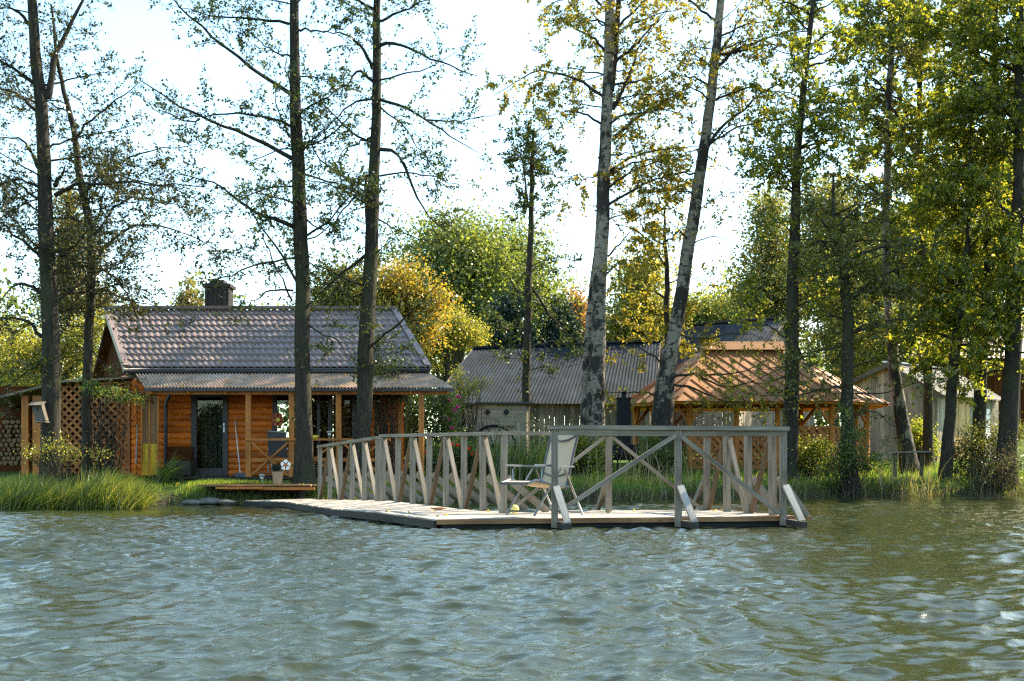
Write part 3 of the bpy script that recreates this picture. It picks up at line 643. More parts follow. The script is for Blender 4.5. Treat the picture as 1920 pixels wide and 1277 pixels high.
def barn(name, label, rl, rr_, el, er, depth, wave, mat, wallmat, rise=0):
    rl, rr_, el, er = [P(*p) for p in (rl, rr_, el, er)]
    t = thing(name, label, 'barn', ((el.x + er.x) / 2, el.y, gz((el.x + er.x) / 2, el.y)))
    L = (rr_ - rl).length; n = int(L / wave); q = MB()
    rows = np.linspace(0, 1, 9)
    q.sheet(quad_grid(rl, rr_, el, er, n * 6 + 1, rows, lambda s, t_: .013 * np.sin(2 * np.pi * s / wave) + .012 * np.sin(s * .9 + t_) + .02 * np.mod(t_ * .55, 1)), True)
    bl_, br_ = rl + (rl - el), rr_ + (rr_ - er); bl_.z, br_.z = el.z, er.z
    q.sheet(quad_grid(rl, rr_, bl_, br_, 20, [0, 1], lambda s, t_: 0 * s + 0 * t_), False)
    r = q.build('roof', mat, t)
    q = MB(); q.bar(rl + Vector((0, 0, .05)), rr_ + Vector((0, 0, .05)), .3, .08); q.build('ridge_cap', mat, r)
    q = MB(); dv = (rl - el); dv.z = 0; inx = dv.normalized() * .35; zb_ = min(gz(el.x, el.y), gz(er.x, er.y)) - .3
    a, b_ = el + inx + Vector((.3, 0, 0)), er + inx - Vector((.3, 0, 0))
    planks(q, (a.x, a.y), (b_.x, b_.y), zb_, lambda s: a.z + (b_.z - a.z) * s + .05, (0, -1), .2, .03, 5)
    for e, rg, k_, sg in ((el, rl, bl_, 1), (er, rr_, br_, -1)):
        e2, k2 = e + inx + Vector((sg * .3, 0, 0)), k_ - inx + Vector((sg * .3, 0, 0))
        planks(q, (e2.x, e2.y), (k2.x, k2.y), zb_, lambda s: e.z - .05 + (rg.z - e.z) * (1 - abs(2 * s - 1)) * .98 + .02, (-sg, 0), .22, .03, 9)
    q.build('wall', wallmat, t)
    for e, rg in ((el, rl), (er, rr_)): q = MB(); q.bar(e + Vector((0, 0, -.06)), rg + Vector((0, 0, -.06)), .05, .16); q.build('verge_board', M['barn_wood'], t)
    return t
barn('long_barn', 'long low barn with grey corrugated roof behind the outhouse', (888, 654, 53), (1238, 641, 54.5), (806, 757, 47.5), (1230, 757, 49), 5, .13, M['asbestos'], M['barn_wood'])
barn('tall_barn', 'tall barn with dark corrugated roof and grey board gable behind the gazebo', (1190, 618, 60), (1474, 597, 55), (1110, 735, 56), (1392, 722, 50), 5, .17, M['asbestos_dark'], M['shed_wood'])

sh = thing('plank_shed', 'tan grey plank shed with pale ribbed roof among the right hand trees', 'shed', P(1757, 858, 45))
cA, cB, cC = Vector((X(1600, 47.5), 47.5, 0)), Vector((X(1757, 45), 45, 0)), Vector((X(1872, 49), 49, 0))
zA, zB, zC = Z(714, 47.5), Z(735, 45), Z(735, 49); zapx = Z(684, 46.3); zbs = .75
q = MB(); planks(q, (cA.x, cA.y), (cB.x, cB.y), zbs, lambda t: (zA + (zapx - zA) * t / .45) if t < .45 else (zapx + (zB - zapx) * (t - .45) / .55), (-.5, -1), .19, .03, 2); q.build('gable_wall', M['shed_wood'], sh)
q = MB(); cD = cC + (cA - cB)
planks(q, (cB.x, cB.y), (X(1790, 46.2), 46.2), zbs, lambda t: zB, (.6, -1), .19, .03, 3); q.build('side_wall', M['shed_wood'], sh); q = MB(); planks(q, (X(1818, 47.2), 47.2), (cC.x, cC.y), zbs, lambda t: zB, (.6, -1), .19, .03, 4); q.build('side_wall', M['shed_wood'], sh); q = MB()
planks(q, (cD.x, cD.y), (cA.x, cA.y), zbs, lambda t: zA, (-1, 0), .2, .03, 4); q.build('side_wall', M['shed_wood'], sh)
q = MB(); planks(q, (X(1790, 46.2), 46.2), (X(1818, 47.2), 47.2), zbs, lambda t: zB, (.6, -1), .3, .03, 8); q.build('door', M['door_tan'], sh)
q = MB(); planks(q, (X(1836, 47.6), 47.6), (X(1856, 48.3), 48.3), 1.9, lambda t: 3.0, (.6, -1), .45, .03, 8); q.build('window', M['pvc'], sh)
ap = cA.lerp(cB, .45); ap.z = zapx + .06; apB = ap + (cC - cB); apB.z = zapx + .06
ov = (cB - cA).normalized() * .35; eB = cB + ov; eB.z = zB - .12; eC = cC + ov; eC.z = zB - .12; eA = cA - ov; eA.z = zA - .12; eD = cD - ov; eD.z = zA - .12
of = (cB - cC).normalized() * .25
for p in (ap, eB, eA): p += of
q = MB(); q.sheet(quad_grid(ap, apB, eB, eC, 34 * 6 + 1, [0, .5, 1], lambda s, t: .028 * np.sin(2 * np.pi * s / .2) + 0 * t), True)
q.sheet(quad_grid(ap, apB, eA, eD, 40, [0, 1], lambda s, t: 0 * s + 0 * t), False); r = q.build('roof', M['sheet_pale'], sh)
q = MB(); q.bar(ap + Vector((0, 0, .05)), apB + Vector((0, 0, .05)), .35, .05); q.build('ridge_cap', M['metal'], r)
q = MB(); q.bar(ap - Vector((0, 0, .08)), eB - Vector((0, 0, .08)), .05, .16); q.build('verge_board', M['barn_wood'], sh); q = MB(); q.bar(ap - Vector((0, 0, .08)), eA - Vector((0, 0, .08)), .05, .16); q.build('verge_board', M['barn_wood'], sh)

bh = thing('brown_house', 'far house with brown roof mostly hidden behind yellow leaves above the plank shed', 'house', P(1800, 800, 72))
q = MB(); a0, a1, b0, b1 = P(1700, 590, 76), P(1990, 575, 76), P(1660, 668, 71), P(1990, 672, 71)
q.sheet(quad_grid(a0, a1, b0, b1, 300, [0, 1], lambda s, t: .03 * np.sin(s * 25) + 0 * t), True); q.build('roof', M['brown_roof'], bh)
q = MB(); planks(q, (b0.x + .5, b0.y + .5), (b1.x, b1.y + .5), .8, lambda t: b0.z, (0, -1), .3, .04); q.build('wall', M['siding_dark'], bh)
up_ = thing('utility_pole', 'grey concrete utility pole with a crossarm above the plank shed roof', 'utility pole', (X(1680, 58), 58, gz(X(1680, 58), 58)))
q = MB(); q.vbox((X(1680, 58), 58, .8), (.26, .2, Z(572, 58) - .8)); q.build('shaft', M['stone'], up_)
q = MB(); q.tube([P(1664, 571, 58), P(1692, 573, 58)], .03, 6); q.tube([P(1691, 571, 58), P(1691, 690, 58)], .03, 6); q.tube([P(1668, 560, 58), P(1668, 592, 58)], .025, 6); q.build('crossarm', M['metal'], up_)

# ---------------------------------------------------------------- gazebo
gc = (X(1408, 40.4), 40.4)
gzb = thing('gazebo', 'large orange timber gazebo with brown board hip roof and lattice sides on the lawn', 'gazebo', (gc[0], gc[1], gz(*gc)))
ze = Z(753, 38.0); zr_ = Z(655, 40.3)
fx = [X(1271, 38), X(1592, 38)]
oct_ = [(X(1192, 39.3), 39.3, ze), (fx[0], 38.0, ze), (fx[1], 38.0, ze), (X(1668, 39.6), 39.6, ze), (X(1668, 39.6) + .1, 41.6, ze), (fx[1], 43.2, ze), (fx[0], 43.2, ze), (X(1152, 42.3), 42.3, ze)]
oct_ = [Vector(p) for p in oct_]
rg0, rg1 = Vector((X(1322, 40.4), 40.4, zr_)), Vector((X(1462, 40.4), 40.4, zr_))
faces = [(0, 1, [rg0]), (1, 2, [rg1, rg0]), (2, 3, [rg1]), (3, 4, [rg1]), (4, 5, [rg1]), (5, 6, [rg0, rg1]), (6, 7, [rg0]), (7, 0, [rg0])]
q = MB(); bt = MB(); sf = MB()
for i, j, tops in faces:
    a, b_ = oct_[i], oct_[j]; pts = [a, b_] + tops
    n = (b_ - a).cross(tops[0] - a).normalized(); n = n if n.z > 0 else -n
    q.prism(pts, tuple(n * .03), (0, 0, 1)); sf.prism([p - Vector((0, 0, .035)) for p in pts], tuple(n * -.03), (tops[0] - a))
    tl = tops[-1]; tr_ = tops[0]; m_ = max(3, int((b_ - a).length / .36))
    sk = {(0, 1): -.0, (1, 2): .3}.get((i, j), 0)
    ctop = (tl + tr_) / 2; cb = (a + b_) / 2; e = (b_ - a).normalized(); slope_v = (ctop - cb) - e * (ctop - cb).dot(e)
    Hs = slope_v.length; sv = slope_v / Hs; Lb = (b_ - a).length
    u0, u1 = (tl - a).dot(e), (tr_ - a).dot(e)
    skew = -.62 if (i, j) == (1, 2) else (0.3 if (i, j) == (0, 1) else 0)
    for k_ in range(-m_, 2 * m_):
        ub = (k_ + .5) * Lb / m_; best = []
        for h_ in np.linspace(0.0, .985, 60):      # keep the piece of the skewed batten inside the face
            u = ub + skew * h_ * Hs
            if u0 * h_ + .02 < u < Lb + (u1 - Lb) * h_ - .02: best.append((u, h_ * Hs))
        if len(best) > 4:
            p0 = a + e * best[0][0] + sv * best[0][1] + n * .045; p1 = a + e * best[-1][0] + sv * best[-1][1] + n * .045
            bt.bar(p0, p1, .035, .025, n)
grf = q.build('roof', M['gaz_roof'], gzb); bt.build('roof_battens', M['lattice'], grf); sf.build('soffit', M['soffit'], gzb)
q = MB(); u_ = Vector((0, 0, 1))
q.prism([rg0 + Vector((-.12, -.28, -.02)), rg0 + Vector((-.12, 0, .26)), rg0 + Vector((-.12, .28, -.02))], (rg1.x - rg0.x + .24, 0, 0)); q.build('ridge_cap', M['gaz_roof'], grf)
for k_ in range(8):
    p, p2 = oct_[k_], oct_[(k_ + 1) % 8]; c_ = Vector((gc[0], 40.6, 0)); ins = lambda v: Vector((c_.x + (v.x - c_.x) * .84, c_.y + (v.y - c_.y) * .8, 0))
    a = ins(p); zg = gz(a.x, a.y)
    q = MB(); q.tube([(a.x, a.y, zg - .15), (a.x + .01, a.y, (zg + ze) / 2), (a.x, a.y, ze + .18)], .095, 10); po_ = q.build('log_post', M['orange'], gzb)
    b2 = ins(p2); d_ = (b2 - a); q = MB()
    for (fr, to) in ((a, d_), ):
        dd = to.normalized(); q.bar((a.x + dd.x * .06, a.y + dd.y * .06, ze - .55), (a.x + dd.x * .55, a.y + dd.y * .55, ze + .02), .07, .09); q.build('knee_brace', M['orange'], gzb); q = MB(); q.bar((b2.x - dd.x * .06, b2.y - dd.y * .06, ze - .55), (b2.x - dd.x * .55, b2.y - dd.y * .55, ze + .02), .07, .09)
    q.build('knee_brace', M['orange'], gzb)
    q = MB(); q.bar((a.x, a.y, ze + .08), (b2.x, b2.y, ze + .08), .1, .14); q.build('top_beam', M['orange'], gzb)
    if k_ in (1, 2, 3, 4, 5):
        zr2 = Z(801, 38.5); q = MB(); q.bar((a.x, a.y, zr2), (b2.x, b2.y, zr2), .12, .07); q.bar((a.x, a.y, zg + .12), (b2.x, b2.y, zg + .12), .08, .1); q.build('side_rail', M['lattice'], gzb)
        q = MB(); dd = d_.normalized(); lattice(q, (a.x + dd.x * .1, a.y + dd.y * .1, zg + .17), d_, (0, 0, 1), d_.length - .2, zr2 - zg - .21, .24, .085, .016); q.build('lattice_panel', M['lattice'], gzb)
# extra studs on the long front side
a, b2 = [Vector((gc[0] + (v.x - gc[0]) * .84, 40.6 + (v.y - 40.6) * .8, 0)) for v in (oct_[1], oct_[2])]
for t in (.33, .62):
    p = a.lerp(b2, t); q = MB(); q.tube([(p.x, p.y, .5), (p.x, p.y, ze + .1)], .08, 10); q.build('log_post', M['orange'], gzb)
tb = thing('gazebo_table', 'brown plank table standing inside the gazebo', 'table', (gc[0] + .2, 40.6, gz(gc[0], 40.6)))
q = MB(); q.box((gc[0] + .2, 40.6, gz(gc[0], 40.6) + .74), (2.2, .9, .06)); q.build('tabletop', M['lattice'], tb)
for s_ in (-.9, .9):
    q = MB(); q.vbox((gc[0] + .2 + s_, 40.6, gz(gc[0], 40.6) - .02), (.1, .7, .73)); q.build('leg', M['lattice'], tb)

sm = thing('smoker_oven', 'tall black garden smoker with chimney pipe beside the gazebo', 'smoker', (X(1169, 35), 35, gz(X(1169, 35), 35)))
q = MB(); zs = gz(X(1169, 35), 35); q.vbox((X(1169, 35), 35, Z(835, 35)), (X(1182, 35) - X(1157, 35), .34, Z(748, 35) - Z(835, 35))); q.box((X(1169, 35), 35, Z(747, 35)), (.42, .4, .03)); q.build('smoke_box', M['black'], sm)
q = MB(); q.tube([P(1170, 747, 35), P(1170, 734, 35)], .06, 10); q.build('pipe', M['black'], sm)
q = MB(); q.tube([P(1140, 848, 35), P(1196, 848, 35)], .22, 16); q.build('fire_drum', M['black'], sm)
for px in (1148, 1158, 1180, 1190):
    q = MB(); q.vbox((X(px, 35), 35, zs - .03), (.05, .05, Z(858, 35) - zs + .03)); q.build('leg', M['black'], sm)
wh = thing('wagon_wheel', 'dark old wagon wheel leaning by the outhouse behind the dock rail', 'wheel', P(926, 868, 34))
c = P(926, 838, 34); R_ = .57; q = MB()
ring = [c + Vector((math.cos(a) * R_, .12 * math.sin(a), math.sin(a) * R_)) for a in np.linspace(0, 6.2832, 33)]; q.tube(ring, .035, 8, False); q.build('rim', M['black'], wh)
for k_ in range(10):
    a = k_ * .628; q = MB(); q.tube([c, c + Vector((math.cos(a) * R_, .12 * math.sin(a), math.sin(a) * R_))], .02, 6); q.build('spoke', M['barn_wood'], wh)
q = MB(); q.tube([c + Vector((0, -.12, 0)), c + Vector((0, .1, 0))], .08, 12); q.build('hub', M['black'], wh)
pk = thing('bank_table', 'small weathered plank table standing on the grass by the leaning white birch', 'table', (X(1702, 37), 37, gz(X(1702, 37), 37)))
q = MB()
for i in range(4): q.bar(P(1659, 848.5, 36.75 + i * .16), P(1745, 846.5, 36.75 + i * .16), .15, .035)
q.build('tabletop', M['grey_wood'], pk)
for px in (1678, 1728):
    q = MB(); q.vbox((X(px, 37), 37, gz(X(px, 37), 37) - .1), (.09, .09, Z(849, 37) - gz(X(px, 37), 37) + .1)); q.build('leg', M['barn_wood'], pk)
gs = thing('garden_stool', 'small brown wooden stool under the leaning birch left of the gazebo', 'stool', (X(1243, 39), 39, gz(X(1243, 39), 39)))
c = Vector((X(1243, 39), 39, gz(X(1243, 39), 39))); q = MB(); q.box(c + Vector((0, 0, .55)), (.34, .3, .05)); q.build('seat', M['lattice'], gs)
for a, b_ in ((-1, -1), (1, -1), (1, 1), (-1, 1)):
    q = MB(); q.bar(c + Vector((a * .17, b_ * .15, -.03)), c + Vector((a * .12, b_ * .1, .53)), .045); q.build('leg', M['lattice'], gs)

# ---------------------------------------------------------------- floating dock
def PD(px, py, d_): return P(px, py, d_)
C0, E0 = PD(819, 974, 16.2), PD(1486, 967.5, 16.9); G0, H0 = PD(1325, 956.5, 18.6), PD(944, 961, 17.75)
FR, FM = PD(600, 936, 26.3), PD(716, 938.4, 21.8)
A1, A2 = PD(458, 938.6, 25.6), PD(536, 940.3, 25.0)
dockT = thing('floating_dock', 'grey plank floating dock with braced timber railings reaching out from the landing', 'dock', (C0.x, C0.y, 0))
q = MB(); rn = random.Random(11); TH = .045
def plank4(a, b, c, d_):
    """plank top quad a b c d -> slab"""
    dz = Vector((0, 0, rn.uniform(-.004, .004))); m_ = ((b - a).normalized()) * .0
    q.prism([p + dz - Vector((0, 0, TH)) for p in (a, b, c, d_)], (0, 0, TH), (b - a))
# platform: planks parallel to the front edge between C0-E0 and back line (H0-side) L0-G0
Lb0 = C0 + (H0 - C0).normalized() * 0 + (FM - H0).normalized() * 2.05       # back-left corner of the platform on the walkway's left edge
Lb0.z = H0.z
Gx = G0 + (G0 - H0).normalized() * .12 ; n = 15
for i in range(n):
    t0, t1 = i / n, (i + 1) / n - .005
    q_a, q_b = C0.lerp(Lb0, t0), E0.lerp(Gx, t0); q_c, q_d = E0.lerp(Gx, t1), C0.lerp(Lb0, t1); rj = rn.uniform(-.015, .03)
    plank4(q_a, q_b + Vector((rj, 0, 0)), q_c + Vector((rj, 0, 0)), q_d)
# walkway planks run across it
LW = [Lb0, PD(630, 954, 20.6), A2, ]; RW = [H0 + Vector((.05, 0, 0)), FM.lerp(H0, .0) + Vector((.05, 0, 0)), FR + Vector((.05, 0, 0))]
RW = [Lb0 + (Gx - Lb0) * .30, FM + Vector((.08, 0, 0)), FR + Vector((.08, -.2, 0))]
def seg(path, t):
    n_ = len(path) - 1; i = min(int(t * n_), n_ - 1); return path[i].lerp(path[i + 1], t * n_ - i)
n = 62
for i in range(n):
    t0, t1 = i / n + .0005, (i + 1) / n - .0012; rj = Vector((rn.uniform(-.02, .02), 0, 0))
    plank4(seg(LW, t0) + rj, seg(RW, t0), seg(RW, t1), seg(LW, t1) + rj)
for i in range(6):
    t0, t1 = i / 6, (i + 1) / 6 - .01; plank4(A2.lerp(A1, t0), FR.lerp(FR + Vector((-.25, .55, 0)), t0) + Vector((0, -.18, 0)), FR.lerp(FR + Vector((-.25, .55, 0)), t1) + Vector((0, -.18, 0)), A2.lerp(A1, t1))
q.build('deck_planks', M['deck_wood'], dockT)
q = MB(); dn = Vector((0, 0, -.03))
o = Vector((0, -.025, 0)); q.bar(C0 + o + dn, E0 + o + dn, .035, .065); q.bar(E0 + Vector((.03, 0, 0)) + dn, Gx + Vector((.03, 0, 0)) + dn, .035, .065)
q.build('edge_board', M['landing'], dockT)
q = MB()
ed = [C0, Lb0, LW[1], A2, A1]
for a, b_ in zip(ed, ed[1:]): q.bar(a + Vector((-.02, 0, -.065)), b_ + Vector((-.02, 0, -.065)), .04, .1)
q.build('side_beam', M['dark_wood'], dockT)
def floatbox(pts, inset, name):
    c = sum(pts, Vector()) / len(pts); pp = [Vector((c.x + (p.x - c.x) * inset, c.y + (p.y - c.y) * inset, p.z - TH - .004)) for p in pts]; zz = [(-.25) for p in pp]
    qq = MB(); qq.v = []; n_ = len(pp); qq.v = [tuple(p) for p in pp] + [(p.x, p.y, -.3) for p in pp]
    qq.face(list(range(n_))); qq.face([n_ + n_ - 1 - i for i in range(n_)])
    for i in range(n_): qq.face([i, (i + 1) % n_, n_ + (i + 1) % n_, n_ + i])
    qq.build(name, M['void'], dockT)
floatbox([C0, E0, Gx, Lb0], .97, 'float'); floatbox([LW[0], RW[0], RW[1], LW[1]], .96, 'float'); floatbox([LW[1], RW[1], RW[2], LW[2]], .96, 'float')
UPV = Vector((0, 0, 1))
def rail_run(bases, ht, out, zig, first=True, last=True, wide=.082, outr=True, orl=.62, orz=.48, tp=None, cap=True, ybr=None, thick=.07, smat='brown_brace'):
    """posts standing on bases, zigzag struts between them, outrigger braces on the out side, a top rail"""
    d_ = (bases[-1] - bases[0]).normalized(); rz = math.atan2(d_.y, d_.x); out = Vector(out).normalized(); n_ = len(bases)
    for i, b in enumerate(bases):
        if (i == 0 and not first) or (i == n_ - 1 and not last): continue
        q = MB(); lean = Vector((rn.uniform(-.012, .012), 0, 0))
        q.bar(b - Vector((0, 0, .03)), b + lean + Vector((0, 0, ht - .02)), wide * rn.uniform(.92, 1.08), thick, tuple(out)); q.build('rail_post', M['grey_wood'], dockT)
        if outr:
            q = MB(); s_ = b + out * .06; q.bar(s_ + Vector((0, 0, orz)), s_ + out * orl + Vector((0, 0, .0)), .045, .10); q.build('outrigger_brace', M['grey_wood'], dockT)
    for i, (a, b) in enumerate(zip(bases, bases[1:])):
        z = zig[i % len(zig)]
        off = out * .0
        if z in ('/', 'v'):      # foot at a, head at b
            q = MB(); q.bar(a + d_ * .06 + off, b - d_ * .05 + Vector((0, 0, ht - .04)), .042, .06, tuple(out)); q.build('strut', M[smat], dockT)
        if z == '\\':
            q = MB(); q.bar(b - d_ * .06 + off, a + d_ * .05 + Vector((0, 0, ht - .04)), .042, .06, tuple(out)); q.build('strut', M['grey_wood'], dockT)
    if cap:
        q = MB(); a, b = bases[0], bases[-1]; e = d_ * .06; q.bar(a - e + Vector((0, 0, ht)), b + e + Vector((0, 0, ht)), .11, .05); q.build('top_rail', M['grey_wood'], dockT)
outL = Vector((.92, .40, 0))
far = [FR.lerp(FM + (FR - FM).normalized() * .28, i / 5) for i in range(6)]
rail_run(far, 1.08, outL, '/\\/\\\\'[0:5] if False else ['/', '\\', '/', '\\', '\\'])
nearp = [FM.lerp(H0, i / 7) + (H0 - FM).normalized() * .06 * (1 - i / 7) for i in range(8)]
rail_run(nearp, 1.10, outL, ['\\', '/', '\\', '/', '\\', '/', '\\'])
backp = [H0, PD(1141, 958.5, 18.2), G0]
rail_run(backp, 1.10, (-.17, 1, 0), ['/', '\\'], first=False, last=True, outr=True, smat='grey_wood')
E1 = PD(1461, 965.5, 16.95)
sidep = [G0, G0.lerp(E1, .30), G0.lerp(E1, .60), G0.lerp(E1, .92)]
rail_run(sidep, 1.10, (1, .3, 0), ['/', '\\', '/'], first=False, outr=True, wide=.105, orl=.4)
D1, D2, D3 = PD(1040, 972, 16.3), PD(1272, 970, 16.55), PD(1469, 968, 16.8)
for i, b in enumerate((D1, D2, D3)):
    q = MB(); q.bar(b - Vector((0, -.02, .12)), b + Vector((0, .02, 1.13)), .085, .085); q.build('rail_post', M['grey_wood'], dockT)
    q = MB(); q.bar(b + Vector((.02, -.05, .40)), b + Vector((.15, -.42, -.05)), .045, .085, (1, 0, 0)); q.build('outrigger_brace', M['deck_wood'], dockT)
    q = MB(); q.bar(b + Vector((.02, .3, -.07)), b + Vector((.155, -.5, -.09)), .085, .08); q.build('outrigger_beam', M['dark_wood'], dockT)
q = MB(); b = D3; q.bar(b + Vector((.05, .05, .4)), b + Vector((.36, .2, .0)), .04, .07); q.build('outrigger_brace', M['grey_wood'], dockT)
q = MB(); q.bar(b + Vector((-.3, .1, -.02)), b + Vector((.42, .26, -.03)), .08, .05); q.build('outrigger_beam', M['landing'], dockT)
q = MB(); q.bar(D1 + Vector((-.08, 0, 1.16)), D3 + Vector((.06, 0, 1.15)), .13, .055); q.bar(D1 + Vector((.05, .0, 1.095)), D3 + Vector((0, .0, 1.085)), .045, .07); q.build('top_rail', M['grey_wood'], dockT)
q = MB(); q.bar(D2 + Vector((-.04, -.01, 1.06)), D1 + Vector((.05, -.01, .08)), .055, .085, (0, 1, 0)); q.build('cross_brace', M['grey_wood'], dockT)
q = MB(); q.bar(D2 + Vector((.04, -.02, 1.04)), D3 + Vector((-.06, -.02, .04)), .055, .085, (0, 1, 0)); q.build('cross_brace', M['grey_wood'], dockT)

# reclining chair
sc_ = 2400 / 16.7; base = PD(1030, 966, 16.75)
ck = thing('reclining_chair', 'high backed beige sling garden chair on the dock platform', 'chair', tuple(base))
fwd = Vector((-.77, -.64, 0)).normalized(); sdv = Vector((-fwd.y, fwd.x, 0)) * -1; W2 = .26
def CP(f, s_, z): return base + fwd * f + sdv * s_ + Vector((0, 0, z))
def strip(name, prof, w, mat, th=.012):
    q = MB(); G = np.array([[tuple(CP(f, -w, z)), tuple(CP(f, w, z))] for f, z in prof]); q.sheet(G, True); G2 = G.copy(); G2[..., 2] -= th; q.sheet(G2[::-1], True); return q.build(name, mat, ck)
strip('backrest', [(-.07, .36), (-.12, .55), (-.18, .78), (-.25, 1.0), (-.30, 1.13)], W2, M['beige_mesh'])
strip('seat', [(.55, .44), (.45, .455), (.3, .425), (.1, .385), (-.06, .37)], W2, M['beige_mesh'])
for s_ in (-W2, W2):
    q = MB(); q.tube([CP(f, s_, z) for f, z in ((-.05, .33), (-.12, .55), (-.18, .78), (-.25, 1.0), (-.31, 1.145))], .017, 8); q.build('back_tube', M['band'], ck)
    q = MB(); q.tube([CP(f, s_, z) for f, z in ((.6, .42), (.45, .465), (.3, .43), (.1, .39), (-.1, .375))], .017, 8); q.build('seat_tube', M['chair_tube'], ck)
    q = MB(); q.tube([CP(.38, s_ * 1.1, .43), CP(.38, s_ * 1.1, .6), CP(.33, s_ * 1.1, .645)], .012, 8); q.build('arm_support', M['chair_tube'], ck); q = MB(); q.tube([CP(-.02, s_ * 1.08, .6), CP(-.33, s_ * 1.08, .01)], .014, 8); q.build('leg', M['chair_tube'], ck)
    q = MB(); q.tube([CP(.05, s_ * 1.06, .61), CP(.5, s_ * 1.06, .01)], .014, 8); q.build('leg', M['chair_tube'], ck)
    q = MB(); q.bar(CP(.48, s_ * 1.1, .655), CP(-.16, s_ * 1.1, .635), .05, .025); q.build('armrest', M['chair_tube'], ck)
q = MB(); q.tube([CP(-.31, -W2, 1.145), CP(-.31, W2, 1.145)], .017, 8); q.tube([CP(-.3, -W2, .04), CP(-.3, W2, .04)], .011, 8); q.tube([CP(.45, -W2, .06), CP(.45, W2, .06)], .011, 8); q.tube([CP(.6, -W2, .42), CP(.6, W2, .42)], .017, 8); q.build('cross_tube', M['band'], ck)
q = MB(); arc = [CP(-.262 + .03 * math.cos(a * math.pi) - .0, W2 * .9 * a, 1.045 - .075 * (1 - a * a)) for a in np.linspace(-1, 1, 11)]; q.tube([p + fwd * .035 for p in arc], .013, 6); q.build('headrest_band', M['band'], ck)
q = MB(); arc = [CP(-.105 + .012, W2 * .9 * a, .56 - .05 * (1 - a * a)) for a in np.linspace(-1, 1, 11)]; q.tube(arc, .01, 6); q.build('lumbar_band', M['band'], ck)
bl_ = MB(); c = PD(965, 963, 17.3); r_ = .06; bl_.lathe(c, [(.001, 0)] + [(r_ * math.sin(t), r_ * (1 - math.cos(t))) for t in np.linspace(.2, 2.94, 10)] + [(.001, 2 * r_)], 18)
props(bl_.build('ball', M['ball'], None, c), 'small yellow ball lying on the dock beside the corner post', 'ball')
q = MB(); rp_ = [PD(815 + t * 22, 951 - 8 * math.sin(t * 9) * (1 - t * .4), 17.6 + .2 * math.sin(t * 15)) for t in np.linspace(0, 1, 30)]
q = MB(); c0 = PD(822, 957, 17.5)
q.tube([c0 + Vector((.03 * math.cos(a) * (1 + .1 * a), .03 * math.sin(a) * (1 + .1 * a), .013 + .0007 * a)) for a in np.linspace(0, 25, 90)], .011, 6); props(q.build('rope_coil', M['landing'], None, c0), 'small coil of brown rope on the dock walkway near its railing', 'rope')
# ---------------------------------------------------------------- vegetation helpers (vectorised)
def unit(a): return a / (np.linalg.norm(a, axis=-1, keepdims=True) + 1e-9)
def grow(rng, P0, D0, L, K, wander, trop):
    """N wandering strands of K+1 points"""
    N = len(P0); out = np.zeros((N, K + 1, 3)); out[:, 0] = P0; d = unit(D0); st = (L / K)[:, None]
    for k in range(K):
        d = unit(d + rng.normal(0, wander, (N, 3)) + np.array([0, 0, trop])); out[:, k + 1] = out[:, k] + d * st
    return out
def tube_arr(Pt, R, S):
    N, K, _ = Pt.shape; T = unit(np.gradient(Pt, axis=1)); ref = np.where(np.abs(T[..., 2:3]) > .85, np.array([0., 1, 0]), np.array([0., 0, 1]))
    U = unit(np.cross(T, ref)); Vv = np.cross(T, U); an = np.arange(S) * 2 * np.pi / S
    V = Pt[:, :, None, :] + R[:, :, None, None] * (np.cos(an)[None, None, :, None] * U[:, :, None, :] + np.sin(an)[None, None, :, None] * Vv[:, :, None, :])
    I = np.arange(N * K * S).reshape(N, K, S); a, b = I[:, :-1], I[:, 1:]
    Q = np.stack([a, np.roll(a, -1, 2), np.roll(b, -1, 2), b], -1).reshape(-1, 4)
    return V.reshape(-1, 3), Q
def join(parts):
    V, Q, o = [], [], 0
    for v, q in parts: V.append(v); Q.append(q + o); o += len(v)
    return np.concatenate(V), np.concatenate(Q)
def leaves(rng, C, size, upb=.5, wid=.62, hang=0.0):
    N = len(C); n = unit(rng.normal(0, 1, (N, 3)) + np.array([0, 0, upb])); a = rng.normal(0, 1, (N, 3)); a[:, 2] -= hang; a = unit(a - n * (a * n).sum(1, keepdims=True)); b = np.cross(n, a)
    s = (size * rng.uniform(.45, 1.45, N))[:, None]
    V = np.stack([C - a * s * .5, C + b * s * wid * .5 + n * s * .12, C + a * s * .5, C - b * s * wid * .5 + n * s * .12], 1)
    return V.reshape(-1, 3), np.arange(N * 4).reshape(N, 4)
def resample(pts, K):
    pts = np.array(pts, float); s = np.concatenate([[0], np.cumsum(np.linalg.norm(np.diff(pts[:, :3], axis=0), axis=1))]); t = np.linspace(0, s[-1], K)
    # smooth with a Catmull-like pass
    o = np.stack([np.interp(t, s, pts[:, i]) for i in range(pts.shape[1])], 1)
    for _ in range(2): o[1:-1] = .25 * o[:-2] + .5 * o[1:-1] + .25 * o[2:]
    return o, s[-1]
def children(rng, Pt, every, t0, t1, jitter=True):
    """pick child starts along strands; returns index, position, parent dir, t"""
    N, K, _ = Pt.shape; L = np.linalg.norm(np.diff(Pt, axis=1), axis=2).sum(1); n = np.maximum(1, np.round(L * (t1 - t0) / every).astype(int)); idx = np.repeat(np.arange(N), n)
    t = t0 + (t1 - t0) * rng.random(len(idx)); f = t * (K - 1); i = np.minimum(f.astype(int), K - 2); w = (f - i)[:, None]
    p = Pt[idx, i] * (1 - w) + Pt[idx, i + 1] * w; d = unit(Pt[idx, i + 1] - Pt[idx, i]); return idx, p, d, t
